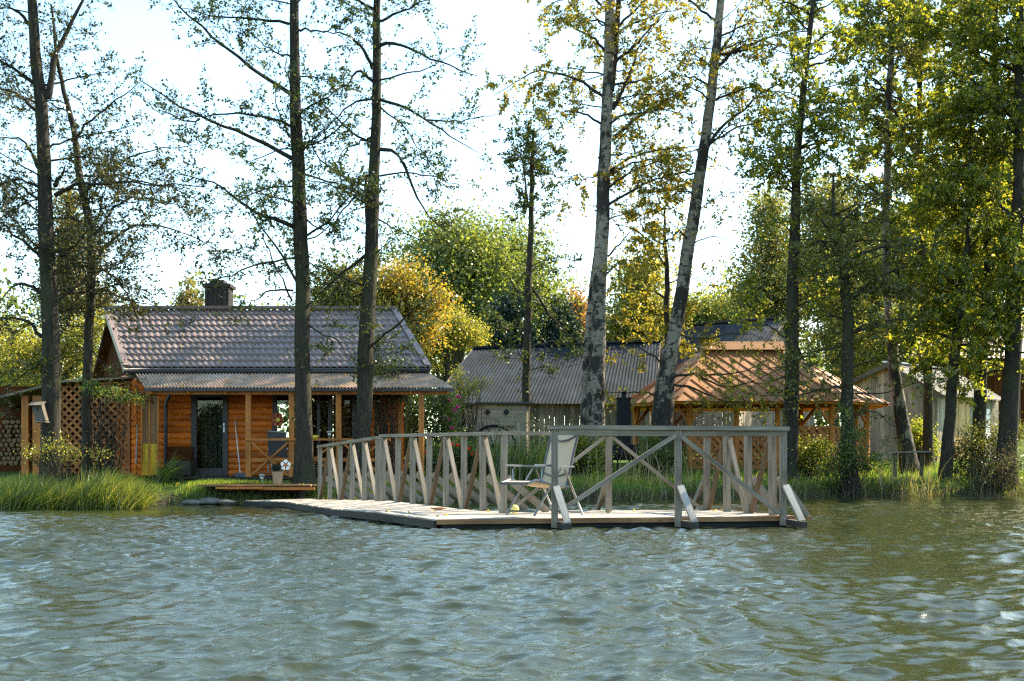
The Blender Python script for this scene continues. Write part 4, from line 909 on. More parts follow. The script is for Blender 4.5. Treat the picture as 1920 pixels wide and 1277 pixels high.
def side_dir(rng, d, ang_lo, ang_hi, flat=.0):
    r = rng.normal(0, 1, d.shape); r[:, 2] *= (1 - flat); r = unit(r - d * (r * d).sum(1, keepdims=True)); a = rng.uniform(ang_lo, ang_hi, len(d))[:, None]
    return d * np.cos(a) + r * np.sin(a)

LM = {
 'alder': leafmat('alder_leaf', [(.025, .045, .013), (.045, .07, .015), (.11, .12, .022)], .38, 1.3),
 'alder_thin': leafmat('sparse_alder_leaf', [(.022, .032, .016), (.04, .052, .016), (.13, .115, .026)], .35, 1.25),
 'birch': leafmat('yellowing_birch_leaf', [(.42, .27, .02), (.30, .24, .03), (.16, .17, .03), (.09, .11, .025), (.48, .36, .04)], .55, 1.35),
 'dense': leafmat('dense_green_leaf', [(.05, .08, .012), (.095, .13, .016), (.19, .20, .024), (.34, .29, .035)], .65, 1.8),
 'olive': leafmat('olive_leaf', [(.06, .075, .02), (.11, .12, .03), (.20, .18, .04)], .5, 1.5),
 'hazed_olive': leafmat('hazed_olive_leaf', [(.10, .12, .035), (.16, .17, .05), (.27, .24, .07)], .5, 1.5),  # olive made paler, distance haze is put into the leaf colour
 'green': leafmat('far_green_leaf', [(.07, .10, .028), (.11, .145, .035), (.19, .20, .055)], .55, 1.7),
 'yellow': leafmat('yellow_green_leaf', [(.12, .15, .03), (.20, .21, .035), (.36, .29, .05), (.09, .12, .03)], .58, 1.6),
 'orange': leafmat('orange_maple_leaf', [(.45, .20, .03), (.42, .29, .04), (.20, .19, .03), (.10, .13, .03), (.40, .30, .05)], .5, 1.3),
 'rust': leafmat('rust_leaf', [(.30, .12, .04), (.38, .20, .06), (.22, .15, .05)], .45, 1.3),
 'spruce': leafmat('spruce_needle', [(.012, .028, .02), (.02, .045, .026)], .2, 1.2),
 'pine': leafmat('pine_needle', [(.09, .10, .04), (.16, .14, .045), (.28, .20, .04)], .4, 1.4),
 'bush': leafmat('bush_leaf', [(.035, .07, .02), (.07, .12, .025), (.20, .22, .05)], .55, 1.8),
 'grass': leafmat('grass_blade', [(.07, .13, .015), (.10, .18, .02), (.17, .21, .03), (.22, .20, .06)], .5, 1.7),
 'reed': leafmat('reed_blade', [(.04, .085, .018), (.06, .11, .018), (.10, .15, .022), (.17, .19, .035), (.34, .28, .09)], .5, 1.5),
 'straw': leafmat('dry_reed', [(.30, .23, .11), (.42, .33, .18), (.20, .17, .07)], .35, 1.2),
 'dryweed': leafmat('dry_weed', [(.06, .05, .03), (.11, .085, .04), (.05, .075, .02), (.16, .12, .05)], .35, 1.2),
 'magenta': leafmat('magenta_petal', [(.65, .03, .28), (.75, .08, .38)], .4, 1.2),
 'redpetal': leafmat('red_petal', [(.70, .05, .03), (.80, .16, .03), (.75, .04, .06)], .4, 1.2),
 'whitepetal': leafmat('white_petal', [(.8, .78, .7), (.7, .7, .5)], .3, 1.0),
}
BK = {'birch_dark': birchmat('dark_mottled_birch_bark', 2.6), 'alder': barkmat('dark_alder_bark', (.018, .015, .011), (.064, .053, .04), (.05, .055, .025)),
      'brown': barkmat('brown_bark', (.024, .019, .013), (.08, .064, .046)),
      'birch': birchmat('birch_bark', 1.3), 'birch_low': birchmat('leaning_birch_bark', 1.6), 'birch_thin': birchmat('slim_birch_bark', 1.2), 'stem': barkmat('green_stem', (.05, .06, .02), (.10, .11, .04))}

def tree(name, label, d, trunk, limbs=(), leaf='alder', bark='alder', group='trees along the lake bank', seed=1, auto=(0, .3, 1, 2.0, .2), lsize=.075, per=5, lx=3.0, fill=(), sec=.24, twg=.17,
         hang=0.0, trop2=.02, leaf_t=(.15, 1.0), shoots=0, cat='tree', dexp=0.5, second=None, trail=0.0, secl=(.28, .5, 1.7), twl=(.22, .6)):
    """trunk and limbs: photo pixels at distance d; everything becomes real 3-D wood with twigs and leaves"""
    rng = np.random.default_rng(seed); s = d / F
    tp = np.array([[*P(x, y, d), w * s / 2] for x, y, w in trunk]); g = gz(tp[0, 0], d); tp[0, 2] = min(tp[0, 2], g - .15)
    K = 40; tr_, Lt = resample(tp, K); wob = np.cumsum(rng.normal(0, .012, (K, 2)), axis=0); tr_[:, :2] += wob - np.linspace(0, 1, K)[:, None] * wob[-1]
    flare = 1 + .5 * np.exp(-(tr_[:, 2] - tr_[0, 2]) / .35); tr_[:, 3] *= flare
    loc = Vector((tp[0, 0], d, max(g, 0))); root = thing(name, label, cat, loc, group); L0 = np.array(loc)
    stems = [tr_]
    if second is not None:
        for ss in second:
            sp = np.array([[*P(x, y, d + (.35 if k else .0)), w * s / 2] for k, (x, y, w) in enumerate(ss)]); stems.append(resample(sp, 24)[0])
    parts = [tube_arr(st[None, :, :3], st[None, :, 3], 14) for st in stems]
    V, Q = join(parts); link('trunk', qmesh('trunk', V - L0, Q, True), BK[bark], root)
    lim, lrad = [], []
    for lb in limbs:
        pts, w = lb[0], lb[1]; lat = abs(pts[-1][0] - pts[0][0]) * s + .3
        dz = rng.uniform(-1, 1) * dexp * lat if len(lb) < 3 else lb[2]; n_ = len(pts)
        q = np.array([[*P(x, y, d + dz * k / (n_ - 1)), (w * (1 - .8 * k / (n_ - 1))) * s / 2] for k, (x, y) in enumerate(pts)])
        o, _ = resample(q, 12); o[1:-1, :3] += rng.normal(0, .02, (10, 3)); lim.append(o[:, :3]); lrad.append(o[:, 3])
    for N_, x0, x1, y0, y1 in fill:          # more boughs reaching into the part of the crown given in photo pixels
        for _ in range(N_):
            ex, ey = rng.uniform(x0, x1), rng.uniform(y0, y1); dz = rng.uniform(-1.6, 1.6); e = np.array(P(ex, ey, d + dz)); hz = abs(e[0] - np.interp(e[2], tr_[:, 2], tr_[:, 0]))
            i0 = int(np.argmin(np.abs(tr_[:, 2] - (e[2] - rng.uniform(.0, .55) * hz)))); a0 = tr_[i0, :3]; tq = np.linspace(0, 1, 12)[:, None]; G0_ = a0 * (1 - tq) + e * tq; G0_[:, 2] += (.10 * hz * np.sin(tq[:, 0] * 3.14)); G0_[1:] += np.cumsum(rng.normal(0, .035, (11, 3)), 0)
            Lq = np.linalg.norm(e - a0); lim.append(G0_); lrad.append(np.minimum(tr_[i0, 3] * .6, .012 * Lq + .008) * np.linspace(1, .2, 12))
    na, t0, t1, al, tilt = auto
    if na:
        t = np.sort(t0 + (t1 - t0) * rng.random(na)); i = np.minimum((t * (K - 1)).astype(int), K - 2); az = rng.random(na) * 6.283
        dirs = np.stack([np.cos(az), np.sin(az), np.full(na, tilt) + rng.normal(0, .2, na)], 1)
        Ls = al * rng.uniform(.5, 1.15, na) * (1.1 - .5 * (t - t0) / max(.01, t1 - t0))
        G = grow(rng, tr_[i, :3], dirs, Ls, 11, .13, -.01 + .02 * (tilt > 0)); R = (np.clip(Ls * .011, .008, .05)[:, None] * np.linspace(1, .2, 12)[None])
        R = np.minimum(R, tr_[i, 3][:, None] * .7)
        lim += list(G); lrad += list(R)
    if not lim: return root
    LP, LR = np.array(lim), np.array(lrad); Ll = np.linalg.norm(np.diff(LP, axis=1), axis=2).sum(1)
    wood_ = [tube_arr(LP, LR, 6)]
    i2, p2, d2, t2 = children(rng, LP, sec, .12, 1.0); L2 = np.clip(Ll[i2] * secl[0] * (1.25 - .75 * t2), secl[1], secl[2]) * rng.uniform(.6, 1.2, len(i2))
    S2 = grow(rng, p2, side_dir(rng, d2, .5, 1.15, .35), L2, 7, .17, trop2 - trail * .5); r2 = np.clip(L2 * .0065, .004, .012)[:, None] * np.linspace(1, .3, 8)[None]; wood_.append(tube_arr(S2, r2, 4))
    i3, p3, d3, t3 = children(rng, S2, twg, .15, 1.0); L3 = rng.uniform(*twl, len(i3))
    S3 = grow(rng, p3, side_dir(rng, d3, .4, 1.1, .2), L3, 4, .2, trop2 - trail); r3 = np.full(len(i3), .0045)[:, None] * np.linspace(1, .5, 5)[None]; wood_.append(tube_arr(S3, r3, 3))
    V, Q = join(wood_); link('branches', qmesh('branches', V - L0, Q, True), BK['brown' if bark.startswith('birch') else bark], root)
    # leaves along the twigs; foliage comes in clumps: twigs of the same bough share a fullness
    full = np.clip(rng.normal(1, .55, len(L2)), .05, 2.2)[i3]; n = rng.poisson(lx * per * full * L3 / .4); ii = np.repeat(np.arange(len(i3)), n)
    t = rng.uniform(leaf_t[0], leaf_t[1], len(ii)); f = t * 4; k = np.minimum(f.astype(int), 3); w = (f - k)[:, None]
    C = S3[ii, k] * (1 - w) + S3[ii, k + 1] * w + rng.normal(0, lsize * .5, (len(ii), 3))
    if shoots:
        k = rng.integers(2, int(K * .75), shoots); an = rng.random(shoots) * 6.283; c = tr_[k, :3] + np.stack([np.cos(an), np.sin(an), 0 * an], 1) * (tr_[k, 3] + .08)[:, None]
        C = np.concatenate([C, (c[:, None, :] + rng.normal(0, .12, (shoots, 6, 3))).reshape(-1, 3)])
    V, Q = leaves(rng, C, lsize, .5, .65, hang); link('crown', qmesh('crown', V - L0, Q), LM[leaf], root)
    return root

def blob_tree(name, label, cat, group, d, blobs, leaf, lsize, nclus, per, crad, trunk=None, bark='brown', seed=1, hang=0.0, base=None, wid=.65, shell=.45):
    """distant tree or bush: leaf clusters through the volume of several lobes given in photo pixels (px, py, rx, ry[, depth offset])"""
    rng = np.random.default_rng(seed); s = d / F; C = []; cen = []; lsize = lsize * .74; per = per * 1.75; crad = crad * .86
    tot = sum(b[2] * b[3] for b in blobs)
    for b in blobs:
        px, py, rx, ry = b[:4]; dd = d + (b[4] if len(b) > 4 else 0); c = np.array(P(px, py, dd)); r = np.array([rx * s, (rx * .55 + ry * .35) * s, ry * s]); n = max(3, int(nclus * b[2] * b[3] / tot))
        u = unit(rng.normal(0, 1, (n, 3))) * (rng.random(n) ** shell)[:, None]; u *= (1 + .2 * np.sin(u[:, :1] * 7 + seed) + .18 * np.sin(u[:, 2:3] * 9 + 2 * seed) + rng.normal(0, .08, (n, 1))); q = c + u * r
        cr = crad * rng.uniform(.5, 1.4, n); m = rng.poisson(per * rng.uniform(.35, 1.5, n)); ii = np.repeat(np.arange(n), m)
        C.append(q[ii] + rng.normal(0, 1, (len(ii), 3)) * cr[ii][:, None] * np.array([1, 1, .75])); cen.append(q)
    C = np.concatenate(C); cen = np.concatenate(cen); x0 = X(blobs[0][0], d) if trunk is None else X(trunk[0][0], d)
    g = gz(x0, d); C = C[C[:, 2] > ground_np(C[:, 0], C[:, 1]) + .02]
    loc = Vector((x0, d, g)); L0 = np.array(loc); root = thing(name, label, cat, loc, group)
    wd = []
    if trunk:
        tp = np.array([[*P(x, y, d), w * s / 2] for x, y, w in trunk]); tp[0, 2] = g - .2; o, _ = resample(tp, 20); V, Q = tube_arr(o[None, :, :3], o[None, :, 3], 8); link('trunk', qmesh('trunk', V - L0, Q, True), BK[bark], root)
        src = o[6:, :3]
    else: src = np.array([[x0 + rng.normal(0, .15), d + rng.normal(0, .15), g - .1] for _ in range(8)])
    k = min(len(cen), 60); sel = cen[rng.choice(len(cen), k, replace=False)]; st = src[rng.integers(0, len(src), k)]
    tt = np.linspace(0, 1, 7)[None, :, None]; G = st[:, None] * (1 - tt) + sel[:, None] * tt; G[:, 1:-1] += rng.normal(0, .03 + crad * .12, (k, 5, 3))
    G[..., 2] += .15 * np.sin(tt[..., 0] * 3.14) * crad; R = np.linspace(.02 + .004 * d / 10, .006, 7)[None].repeat(k, 0) * (1 if trunk else .5)
    V, Q = tube_arr(G, R, 4); link('branches' if trunk else 'stems', qmesh('branches', V - L0, Q, True), BK[bark], root)
    V, Q = leaves(rng, C, lsize, .4, wid, hang); link('crown' if trunk else 'foliage', qmesh('crown', V - L0, Q), LM[leaf], root)
    return root

# ---------------------------------------------------------------- the bank trees
tree('alder_tree', 'big dark alder with a bird box on its trunk left of the cabin', 28.0,
     [(94, 905, 38), (94, 760, 35), (91, 600, 32), (88, 400, 27), (81, 220, 23), (66, 60, 19), (56, -60, 15), (50, -260, 9), (48, -420, 4)],
     [([(90, 185), (102, 100), (110, 80), (140, 35), (165, -15), (175, -80)], 14), ([(77, 174), (52, 146), (0, 113), (-30, 100)], 9), ([(73, 211), (45, 185), (0, 165), (-40, 160)], 8), ([(85, 340), (60, 290), (50, 263), (0, 258)], 9),
      ([(79, 355), (40, 335), (0, 345), (-30, 350)], 6), ([(79, 378), (25, 340), (-10, 320)], 6), ([(100, 348), (118, 325), (124, 308)], 10), ([(103, 366), (140, 345), (215, 343), (290, 348), (380, 350)], 8), ([(80, 488), (40, 450), (0, 415), (-30, 400)], 8),
      ([(80, 550), (50, 530), (20, 535), (0, 570)], 8), ([(78, 630), (50, 600), (20, 595), (-15, 605)], 9), ([(62, 50), (30, 20), (0, 5)], 8), ([(100, 470), (140, 490), (190, 480)], 5), ([(98, 640), (70, 690), (40, 700), (-10, 760)], 6), ([(85, 280), (130, 260), (190, 250), (250, 235)], 5), ([(80, 160), (130, 150), (210, 130)], 5)],
     leaf='alder_thin', seed=11, lsize=.064, auto=(20, .22, .98, 2.8, .25), lx=4.0, per=2.0, sec=.125, twg=.10, shoots=50)
tree('alder_tree', 'slender curved brown alder standing in front of the lattice left of the cabin', 29.5,
     [(160, 900, 19), (163, 700, 18), (174, 520, 16), (173, 440, 15), (152, 340, 14), (138, 250, 11), (118, 180, 9), (104, 90, 6), (96, 10, 4)],
     [([(176, 490), (205, 455), (240, 415), (300, 420), (370, 445), (420, 480)], 6), ([(178, 440), (205, 400), (225, 372), (290, 372), (370, 395)], 6), ([(176, 425), (190, 390), (198, 345), (205, 330)], 5), ([(160, 360), (185, 335), (230, 300), (290, 280), (370, 270)], 6), ([(177, 500), (215, 515), (250, 570), (262, 610)], 5),
      ([(172, 500), (140, 500), (110, 520)], 5), ([(150, 330), (200, 325), (280, 345), (350, 360), (410, 400)], 5), ([(140, 260), (180, 215), (230, 180), (270, 150)], 5), ([(130, 210), (90, 190), (40, 200)], 4), ([(172, 560), (210, 530), (260, 540), (310, 560)], 4), ([(165, 640), (190, 690), (230, 700), (245, 745)], 4)],
     leaf='alder_thin', bark='brown', seed=12, lsize=.064, auto=(20, .3, .98, 2.2, .25), lx=4.0, per=2.0, sec=.125, twg=.10, shoots=30)
tree('alder_tree', 'straight dark alder in front of the cabin beside the potted plant', 28.2,
     [(568, 905, 38), (565, 800, 31), (562, 650, 29), (558, 500, 28), (553, 320, 25), (549, 120, 19), (547, -40, 16), (546, -250, 9), (546, -400, 4)],
     [([(545, 176), (490, 140), (430, 100), (380, 50), (330, 5), (300, -30)], 9), ([(542, 45), (480, 33), (400, 32), (340, 15)], 6), ([(545, 237), (500, 217), (440, 210), (380, 215), (320, 225)], 6), ([(549, 298), (500, 272), (440, 243), (375, 222), (320, 185), (262, 150)], 9), ([(375, 223), (366, 233), (340, 225), (290, 205), (262, 180)], 4),
      ([(550, 425), (535, 406), (500, 415), (470, 400), (450, 370), (400, 340), (330, 325)], 9), ([(550, 484), (500, 490), (450, 508), (400, 530), (370, 520)], 5), ([(550, 545), (510, 543), (470, 565), (455, 590)], 5), ([(566, 322), (600, 335), (640, 350), (668, 385)], 5), ([(560, 290), (600, 250), (640, 215)], 5), ([(556, 55), (600, 60), (650, 50)], 5), ([(548, 565), (520, 510), (490, 440), (484, 415)], 4),
      ([(560, 400), (600, 430), (640, 440)], 4), ([(548, 110), (500, 90), (440, 40)], 4), ([(565, 600), (600, 625), (640, 640), (660, 690)], 4)],
     leaf='alder', seed=13, lsize=.064, lx=5.4, auto=(24, .25, .98, 2.8, .2), per=2.2, sec=.2, twg=.12, shoots=70)
tree('alder_tree', 'dark alder with a broken side stub behind the left dock railing', 28.6,
     [(679, 930, 33), (680, 780, 30), (685, 650, 30), (693, 480, 26), (699, 380, 23), (704, 220, 18), (706, 50, 15), (709, -60, 11), (712, -240, 6)],
     [([(698, 128), (690, 105), (672, 76), (645, 62), (600, 60)], 8), ([(699, 152), (678, 130), (660, 138), (655, 160), (610, 178)], 7), ([(703, 186), (670, 190), (640, 208), (610, 240), (575, 290)], 5), ([(700, 256), (660, 272), (625, 295)], 5), ([(710, 186), (750, 195), (800, 225), (850, 260), (895, 285)], 7), ([(800, 225), (870, 228), (940, 210)], 4), ([(712, 85), (720, 71), (740, 80), (790, 105), (850, 125), (895, 142)], 8),
      ([(713, 280), (733, 272), (755, 300), (775, 345), (785, 388), (812, 418), (860, 440)], 8), ([(690, 378), (678, 358), (660, 372), (635, 400), (622, 450)], 7), ([(690, 475), (660, 500), (620, 530), (575, 575)], 8), ([(702, 405), (740, 430), (780, 445), (840, 462)], 4), ([(688, 540), (660, 560), (648, 590)], 5), ([(712, 200), (760, 240), (800, 300), (840, 345)], 4), ([(706, 40), (760, 20), (820, -10)], 6), ([(706, 20), (650, -10), (600, -30)], 6), ([(685, 640), (720, 660), (770, 665)], 4), ([(712, 330), (770, 320), (850, 340), (880, 360)], 4)],
     leaf='alder', seed=14, lsize=.064, lx=5.4, auto=(24, .25, .98, 2.6, .15), per=2.4, sec=.2, twg=.12, shoots=120, second=[[(694, 440, 16), (690, 380, 14), (688, 355, 12), (690, 328, 11)]])
tree('alder_tree', 'thin twisted tree with a small tufted top behind the outhouse', 38.0,
     [(986, 880, 17), (988, 700, 15), (991, 550, 13), (996, 440, 11), (996, 380, 9), (998, 300, 8), (1000, 250, 4)],
     [([(990, 560), (965, 540), (945, 508)], 6), ([(1000, 545), (1030, 590), (1060, 622), (1098, 655)], 7), ([(1003, 318), (1050, 333), (1095, 325)], 3), ([(995, 400), (988, 370), (985, 330), (975, 290), (968, 260)], 5, .2), ([(998, 300), (1010, 270), (1030, 240)], 4, -.2), ([(990, 650), (1040, 640), (1090, 650)], 3), ([(992, 500), (1040, 480), (1090, 490)], 3), ([(988, 620), (950, 610), (920, 590)], 3), ([(998, 280), (985, 255), (978, 235)], 3, .3), ([(1000, 290), (1020, 300), (1040, 285)], 3, 0)],
     leaf='alder', bark='alder', seed=15, lx=6, fill=[(16, 960, 1042, 232, 330)], auto=(22, .3, 1.0, 1.3, .3), per=3.5, shoots=40, lsize=.085, twl=(.2, .45))
tree('birch_tree', 'tall double stemmed white birch with rough black base behind the dock chair', 37.0,
     [(1114, 880, 42), (1116, 740, 34), (1124, 600, 27), (1131, 420, 26), (1138, 250, 22), (1142, 100, 19), (1147, 0, 18), (1152, -160, 12), (1156, -330, 5)],
     [([(1150, 262), (1190, 220), (1240, 195), (1300, 158)], 9), ([(1150, 205), (1185, 130), (1195, 90), (1255, 15)], 7), ([(1150, 122), (1200, 75), (1250, 20)], 7), ([(1130, 180), (1090, 150), (1030, 130), (1000, 128), (970, 155), (925, 178)], 6), ([(1130, 234), (1090, 210), (1060, 205), (1030, 218)], 5), ([(1134, 96), (1105, 65), (1070, 48), (1055, 25)], 6), ([(1148, 326), (1190, 300), (1250, 297), (1300, 300)], 5), ([(1140, 480), (1170, 450), (1195, 420)], 4), ([(1150, 60), (1220, -10), (1290, -60)], 6), ([(1128, 330), (1090, 335), (1062, 375)], 3), ([(1145, 30), (1100, -20), (1040, -50)], 6), ([(1148, 160), (1220, 150), (1290, 110)], 5)],
     leaf='birch', bark='birch', seed=16, lx=3.4, fill=[(16, 1150, 1310, -60, 330), (7, 1010, 1120, -60, 120), (6, 1130, 1240, 330, 520)], auto=(10, .5, .98, 2.6, .3), per=5.0, lsize=.09, hang=.5, trail=.14, twl=(.3, .9), second=[[(1146, 170, 12), (1154, 90, 12), (1160, 0, 10), (1170, -150, 6)], [(1096, 880, 22), (1101, 720, 22), (1106, 610, 18), (1113, 520, 13), (1120, 450, 6)]], group='birches along the lake bank')
tree('birch_tree', 'leaning birch with thick dark base between the double birch and the gazebo', 37.5,
     [(1236, 880, 50), (1245, 750, 40), (1260, 655, 27), (1277, 550, 25), (1298, 430, 24), (1318, 290, 20), (1336, 150, 18), (1345, 50, 16), (1353, -50, 13), (1368, -250, 6)],
     [([(1326, 280), (1345, 240), (1400, 205), (1430, 170), (1480, 150), (1505, 143)], 7), ([(1328, 272), (1370, 240), (1440, 225), (1490, 220)], 5), ([(1338, 130), (1380, 90), (1440, 70), (1515, 52)], 8), ([(1343, 110), (1375, 60), (1415, -5)], 7), ([(1300, 400), (1345, 370), (1400, 330)], 3), ([(1290, 460), (1340, 440), (1400, 470)], 3), ([(1250, 705), (1300, 700), (1345, 705), (1400, 695), (1450, 670)], 6, -1.0), ([(1255, 720), (1290, 722), (1330, 745), (1385, 755), (1460, 772)], 6, -1.2), ([(1310, 700), (1330, 715), (1370, 730), (1420, 712), (1470, 690)], 5, -1.0), ([(1250, 690), (1200, 650), (1150, 655)], 4, -.5), ([(1240, 740), (1190, 735), (1140, 740), (1100, 720)], 4, -.6), ([(1335, 160), (1290, 140), (1240, 150)], 5), ([(1345, 40), (1290, 0), (1240, -40)], 6), ([(1310, 330), (1270, 320), (1220, 350)], 4), ([(1262, 620), (1310, 640), (1390, 620), (1440, 640)], 4, -.8)],
     leaf='birch', bark='birch_dark', seed=17, lx=3.4, fill=[(10, 1220, 1340, 0, 420), (9, 1340, 1500, -60, 260)], auto=(8, .55, .98, 2.4, .3), per=3.6, lsize=.085, hang=.5, trail=.12, twl=(.25, .8), group='birches along the lake bank')
tree('young_birch_tree', 'small yellow leaved tree growing between the two big birches', 38.5,
     [(1242, 880, 16), (1250, 640, 13), (1247, 500, 9), (1245, 440, 6), (1246, 390, 3)], [([(1248, 500), (1220, 452), (1185, 425), (1150, 420)], 5), ([(1248, 455), (1275, 430), (1310, 415)], 4), ([(1246, 460), (1205, 430), (1190, 380)], 4), ([(1250, 560), (1215, 540), (1170, 545)], 4), ([(1252, 530), (1290, 520), (1330, 530)], 3), ([(1252, 590), (1220, 590), (1180, 600)], 3)],
     leaf='birch', bark='brown', seed=18, auto=(14, .45, .98, 1.5, .4), per=8, lsize=.09, group='birches along the lake bank')
tree('alder_tree', 'dark straight alder rising just right of the dock corner', 35.5,
     [(1478, 905, 33), (1482, 760, 29), (1484, 600, 24), (1490, 440, 20), (1500, 260, 14), (1513, 110, 11), (1526, 0, 9), (1540, -160, 4)],
     [([(1485, 360), (1462, 338), (1440, 308), (1415, 300)], 5), ([(1490, 300), (1440, 275), (1400, 275)], 4), ([(1500, 250), (1560, 200), (1600, 190)], 5), ([(1510, 130), (1560, 110), (1620, 60)], 5), ([(1505, 180), (1460, 170), (1430, 190)], 3), ([(1484, 640), (1440, 610), (1400, 615)], 4), ([(1484, 560), (1520, 545), (1560, 560)], 4), ([(1484, 700), (1440, 720), (1390, 715)], 4, -.6), ([(1520, 30), (1470, 0), (1430, -10)], 5), ([(1496, 330), (1540, 300), (1570, 270)], 4)],
     leaf='dense', seed=19, fill=[(16, 1400, 1480, 210, 330), (22, 1530, 1640, -40, 320), (6, 1420, 1500, -40, 120)], auto=(18, .3, .98, 1.8, .15), per=6.5, lsize=.10, shoots=100)
tree('alder_tree', 'crooked dark tree with spreading bare limbs in front of the gazebo right end', 35.0,
     [(1592, 910, 32), (1591, 760, 24), (1590, 600, 20), (1583, 510, 18), (1568, 455, 13), (1562, 420, 8), (1563, 330, 4)],
     [([(1588, 490), (1620, 470), (1700, 460), (1780, 455)], 8), ([(1575, 456), (1540, 453), (1490, 445)], 6), ([(1566, 430), (1600, 390), (1660, 370), (1700, 340)], 6), ([(1562, 440), (1530, 400), (1490, 380)], 5), ([(1590, 560), (1640, 540), (1700, 550)], 5), ([(1590, 600), (1540, 590), (1500, 620)], 5), ([(1590, 650), (1530, 655), (1480, 690), (1420, 690)], 5, -.8), ([(1592, 720), (1540, 730), (1480, 745), (1420, 740)], 5, -.8), ([(1592, 690), (1650, 670), (1700, 690)], 4, -.4), ([(1592, 780), (1640, 770), (1680, 800)], 4, -.4)],
     leaf='olive', seed=20, fill=[(14, 1480, 1700, 360, 560), (10, 1600, 1760, 420, 620)], auto=(18, .3, .98, 2.0, .1), per=5.5, lsize=.085, shoots=80)
tree('birch_tree', 'slim white birch curving up from a leaning base by the plank table', 39.5,
     [(1710, 885, 34), (1692, 780, 25), (1676, 680, 20), (1665, 560, 16), (1662, 420, 14), (1666, 280, 13), (1671, 150, 12), (1675, 20, 10), (1678, -120, 7), (1680, -260, 3)],
     [([(1664, 380), (1620, 340), (1590, 330)], 4), ([(1668, 250), (1720, 200), (1760, 180)], 4), ([(1672, 140), (1630, 90), (1600, 80)], 4), ([(1674, 60), (1720, 10), (1760, -10)], 4), ([(1668, 300), (1640, 280), (1610, 290)], 3), ([(1670, 200), (1720, 260), (1740, 320)], 4)],
     leaf='olive', bark='birch_low', seed=21, fill=[(10, 1590, 1760, 20, 380)], auto=(26, .45, .98, 2.3, .2), per=6, lsize=.09, hang=.4, trail=.1, group='birches along the lake bank')
DN = dict(leaf='dense', lsize=.105, per=7.2, sec=.2, twg=.16)
tree('alder_tree', 'dark leaning tree in front of the tan shed door', 36.5, [(1772, 910, 24), (1782, 740, 20), (1790, 620, 18), (1803, 520, 13), (1812, 440, 9), (1818, 300, 5), (1820, 200, 3)],
     [([(1790, 640), (1830, 650), (1880, 640)], 5), ([(1800, 540), (1760, 510), (1720, 520)], 4), ([(1808, 480), (1850, 430), (1890, 420)], 5), ([(1785, 690), (1740, 690), (1710, 720)], 4)], seed=22, fill=[(14, 1700, 1900, 380, 680)], auto=(26, .28, .98, 2.0, .2), **DN)
tree('alder_tree', 'dark leafy tree right of the tan shed door', 37.5, [(1828, 910, 26), (1834, 760, 24), (1842, 600, 19), (1852, 450, 15), (1858, 300, 12), (1862, 120, 10), (1866, -30, 8), (1870, -220, 3)],
     [([(1840, 640), (1800, 600), (1750, 590)], 5), ([(1850, 480), (1800, 430), (1740, 420)], 6), ([(1858, 300), (1800, 240), (1730, 220)], 6), ([(1860, 200), (1910, 150), (1960, 130)], 6), ([(1862, 100), (1800, 40), (1740, 20)], 6), ([(1838, 700), (1880, 690), (1920, 700)], 4)], seed=23, fill=[(26, 1680, 1950, 20, 420), (10, 1760, 1920, 420, 640)], auto=(44, .2, .98, 2.9, .2), **DN)
tree('alder_tree', 'thick dark leafy tree at the right edge of the view', 36.0, [(1884, 912, 38), (1893, 740, 33), (1900, 600, 27), (1908, 420, 22), (1912, 250, 18), (1915, 50, 15), (1918, -120, 9), (1920, -300, 4)],
     [([(1898, 620), (1850, 560), (1790, 540)], 6), ([(1906, 420), (1850, 350), (1780, 330)], 7), ([(1912, 240), (1850, 160), (1770, 130)], 7), ([(1914, 100), (1850, 40), (1780, -20)], 6), ([(1895, 690), (1850, 700), (1810, 740)], 5)], seed=24, fill=[(22, 1760, 1990, 20, 560), (22, 1960, 2230, -250, 600)], auto=(46, .2, .98, 3.0, .2), **DN)  # second fill adds unseen boughs beyond the view to darken the water's reflection
tree('alder_tree', 'leafy green tree arching over the gap behind the slim curving birch', 41.0, [(1740, 890, 20), (1738, 700, 17), (1730, 500, 14), (1724, 300, 12), (1722, 100, 9), (1720, -80, 6), (1719, -220, 3)],
     [([(1730, 420), (1670, 370), (1620, 360)], 6), ([(1724, 260), (1660, 190), (1590, 180)], 6), ([(1722, 120), (1650, 60), (1580, 40)], 6), ([(1724, 200), (1790, 150), (1840, 120)], 6), ([(1722, 60), (1640, -10), (1560, -30)], 6), ([(1724, 300), (1780, 300), (1830, 320)], 5)], seed=25, fill=[(30, 1560, 1800, -20, 330), (8, 1640, 1800, 330, 480)], auto=(42, .35, .98, 2.7, .15), **DN)

# bird box hanging tilted on the big alder
bb = thing('bird_box', 'grey wooden bird box tilted on the big alder trunk', 'bird box', P(76, 775, 27.6)); c = P(75, 774, 27.55); rt = Matrix.Rotation(math.radians(-15), 3, 'Y')
def bb_pt(x, y, z): return c + rt @ Vector((x, y, z))
q = MB(); cs = [bb_pt(x, y, z) for z in (-.2,) for x, y in ((-.105, -.1), (.105, -.1), (.105, .1), (-.105, .1))] + [bb_pt(x, y, z) for x, y, z in ((-.105, -.1, .17), (.105, -.1, .17), (.105, .1, .23), (-.105, .1, .23))]
q.hexa(cs, .4, .2, .2); q.build('box_body', M['barn_wood'], bb)
q = MB(); q.bar(bb_pt(0, -.19, .155), bb_pt(0, .13, .25), .29, .022, (0, 0, 1)); q.build('lid', M['barn_wood'], bb)
q = MB(); q.tube([bb_pt(0, -.098, .07), bb_pt(0, -.106, .07)], .024, 12); q.build('entrance_hole', M['void'], bb)
q = MB(); q.bar(bb_pt(.0, -.13, -.205), bb_pt(.0, .1, -.205), .23, .02); q.build('bottom_board', M['grey_wood'], bb)

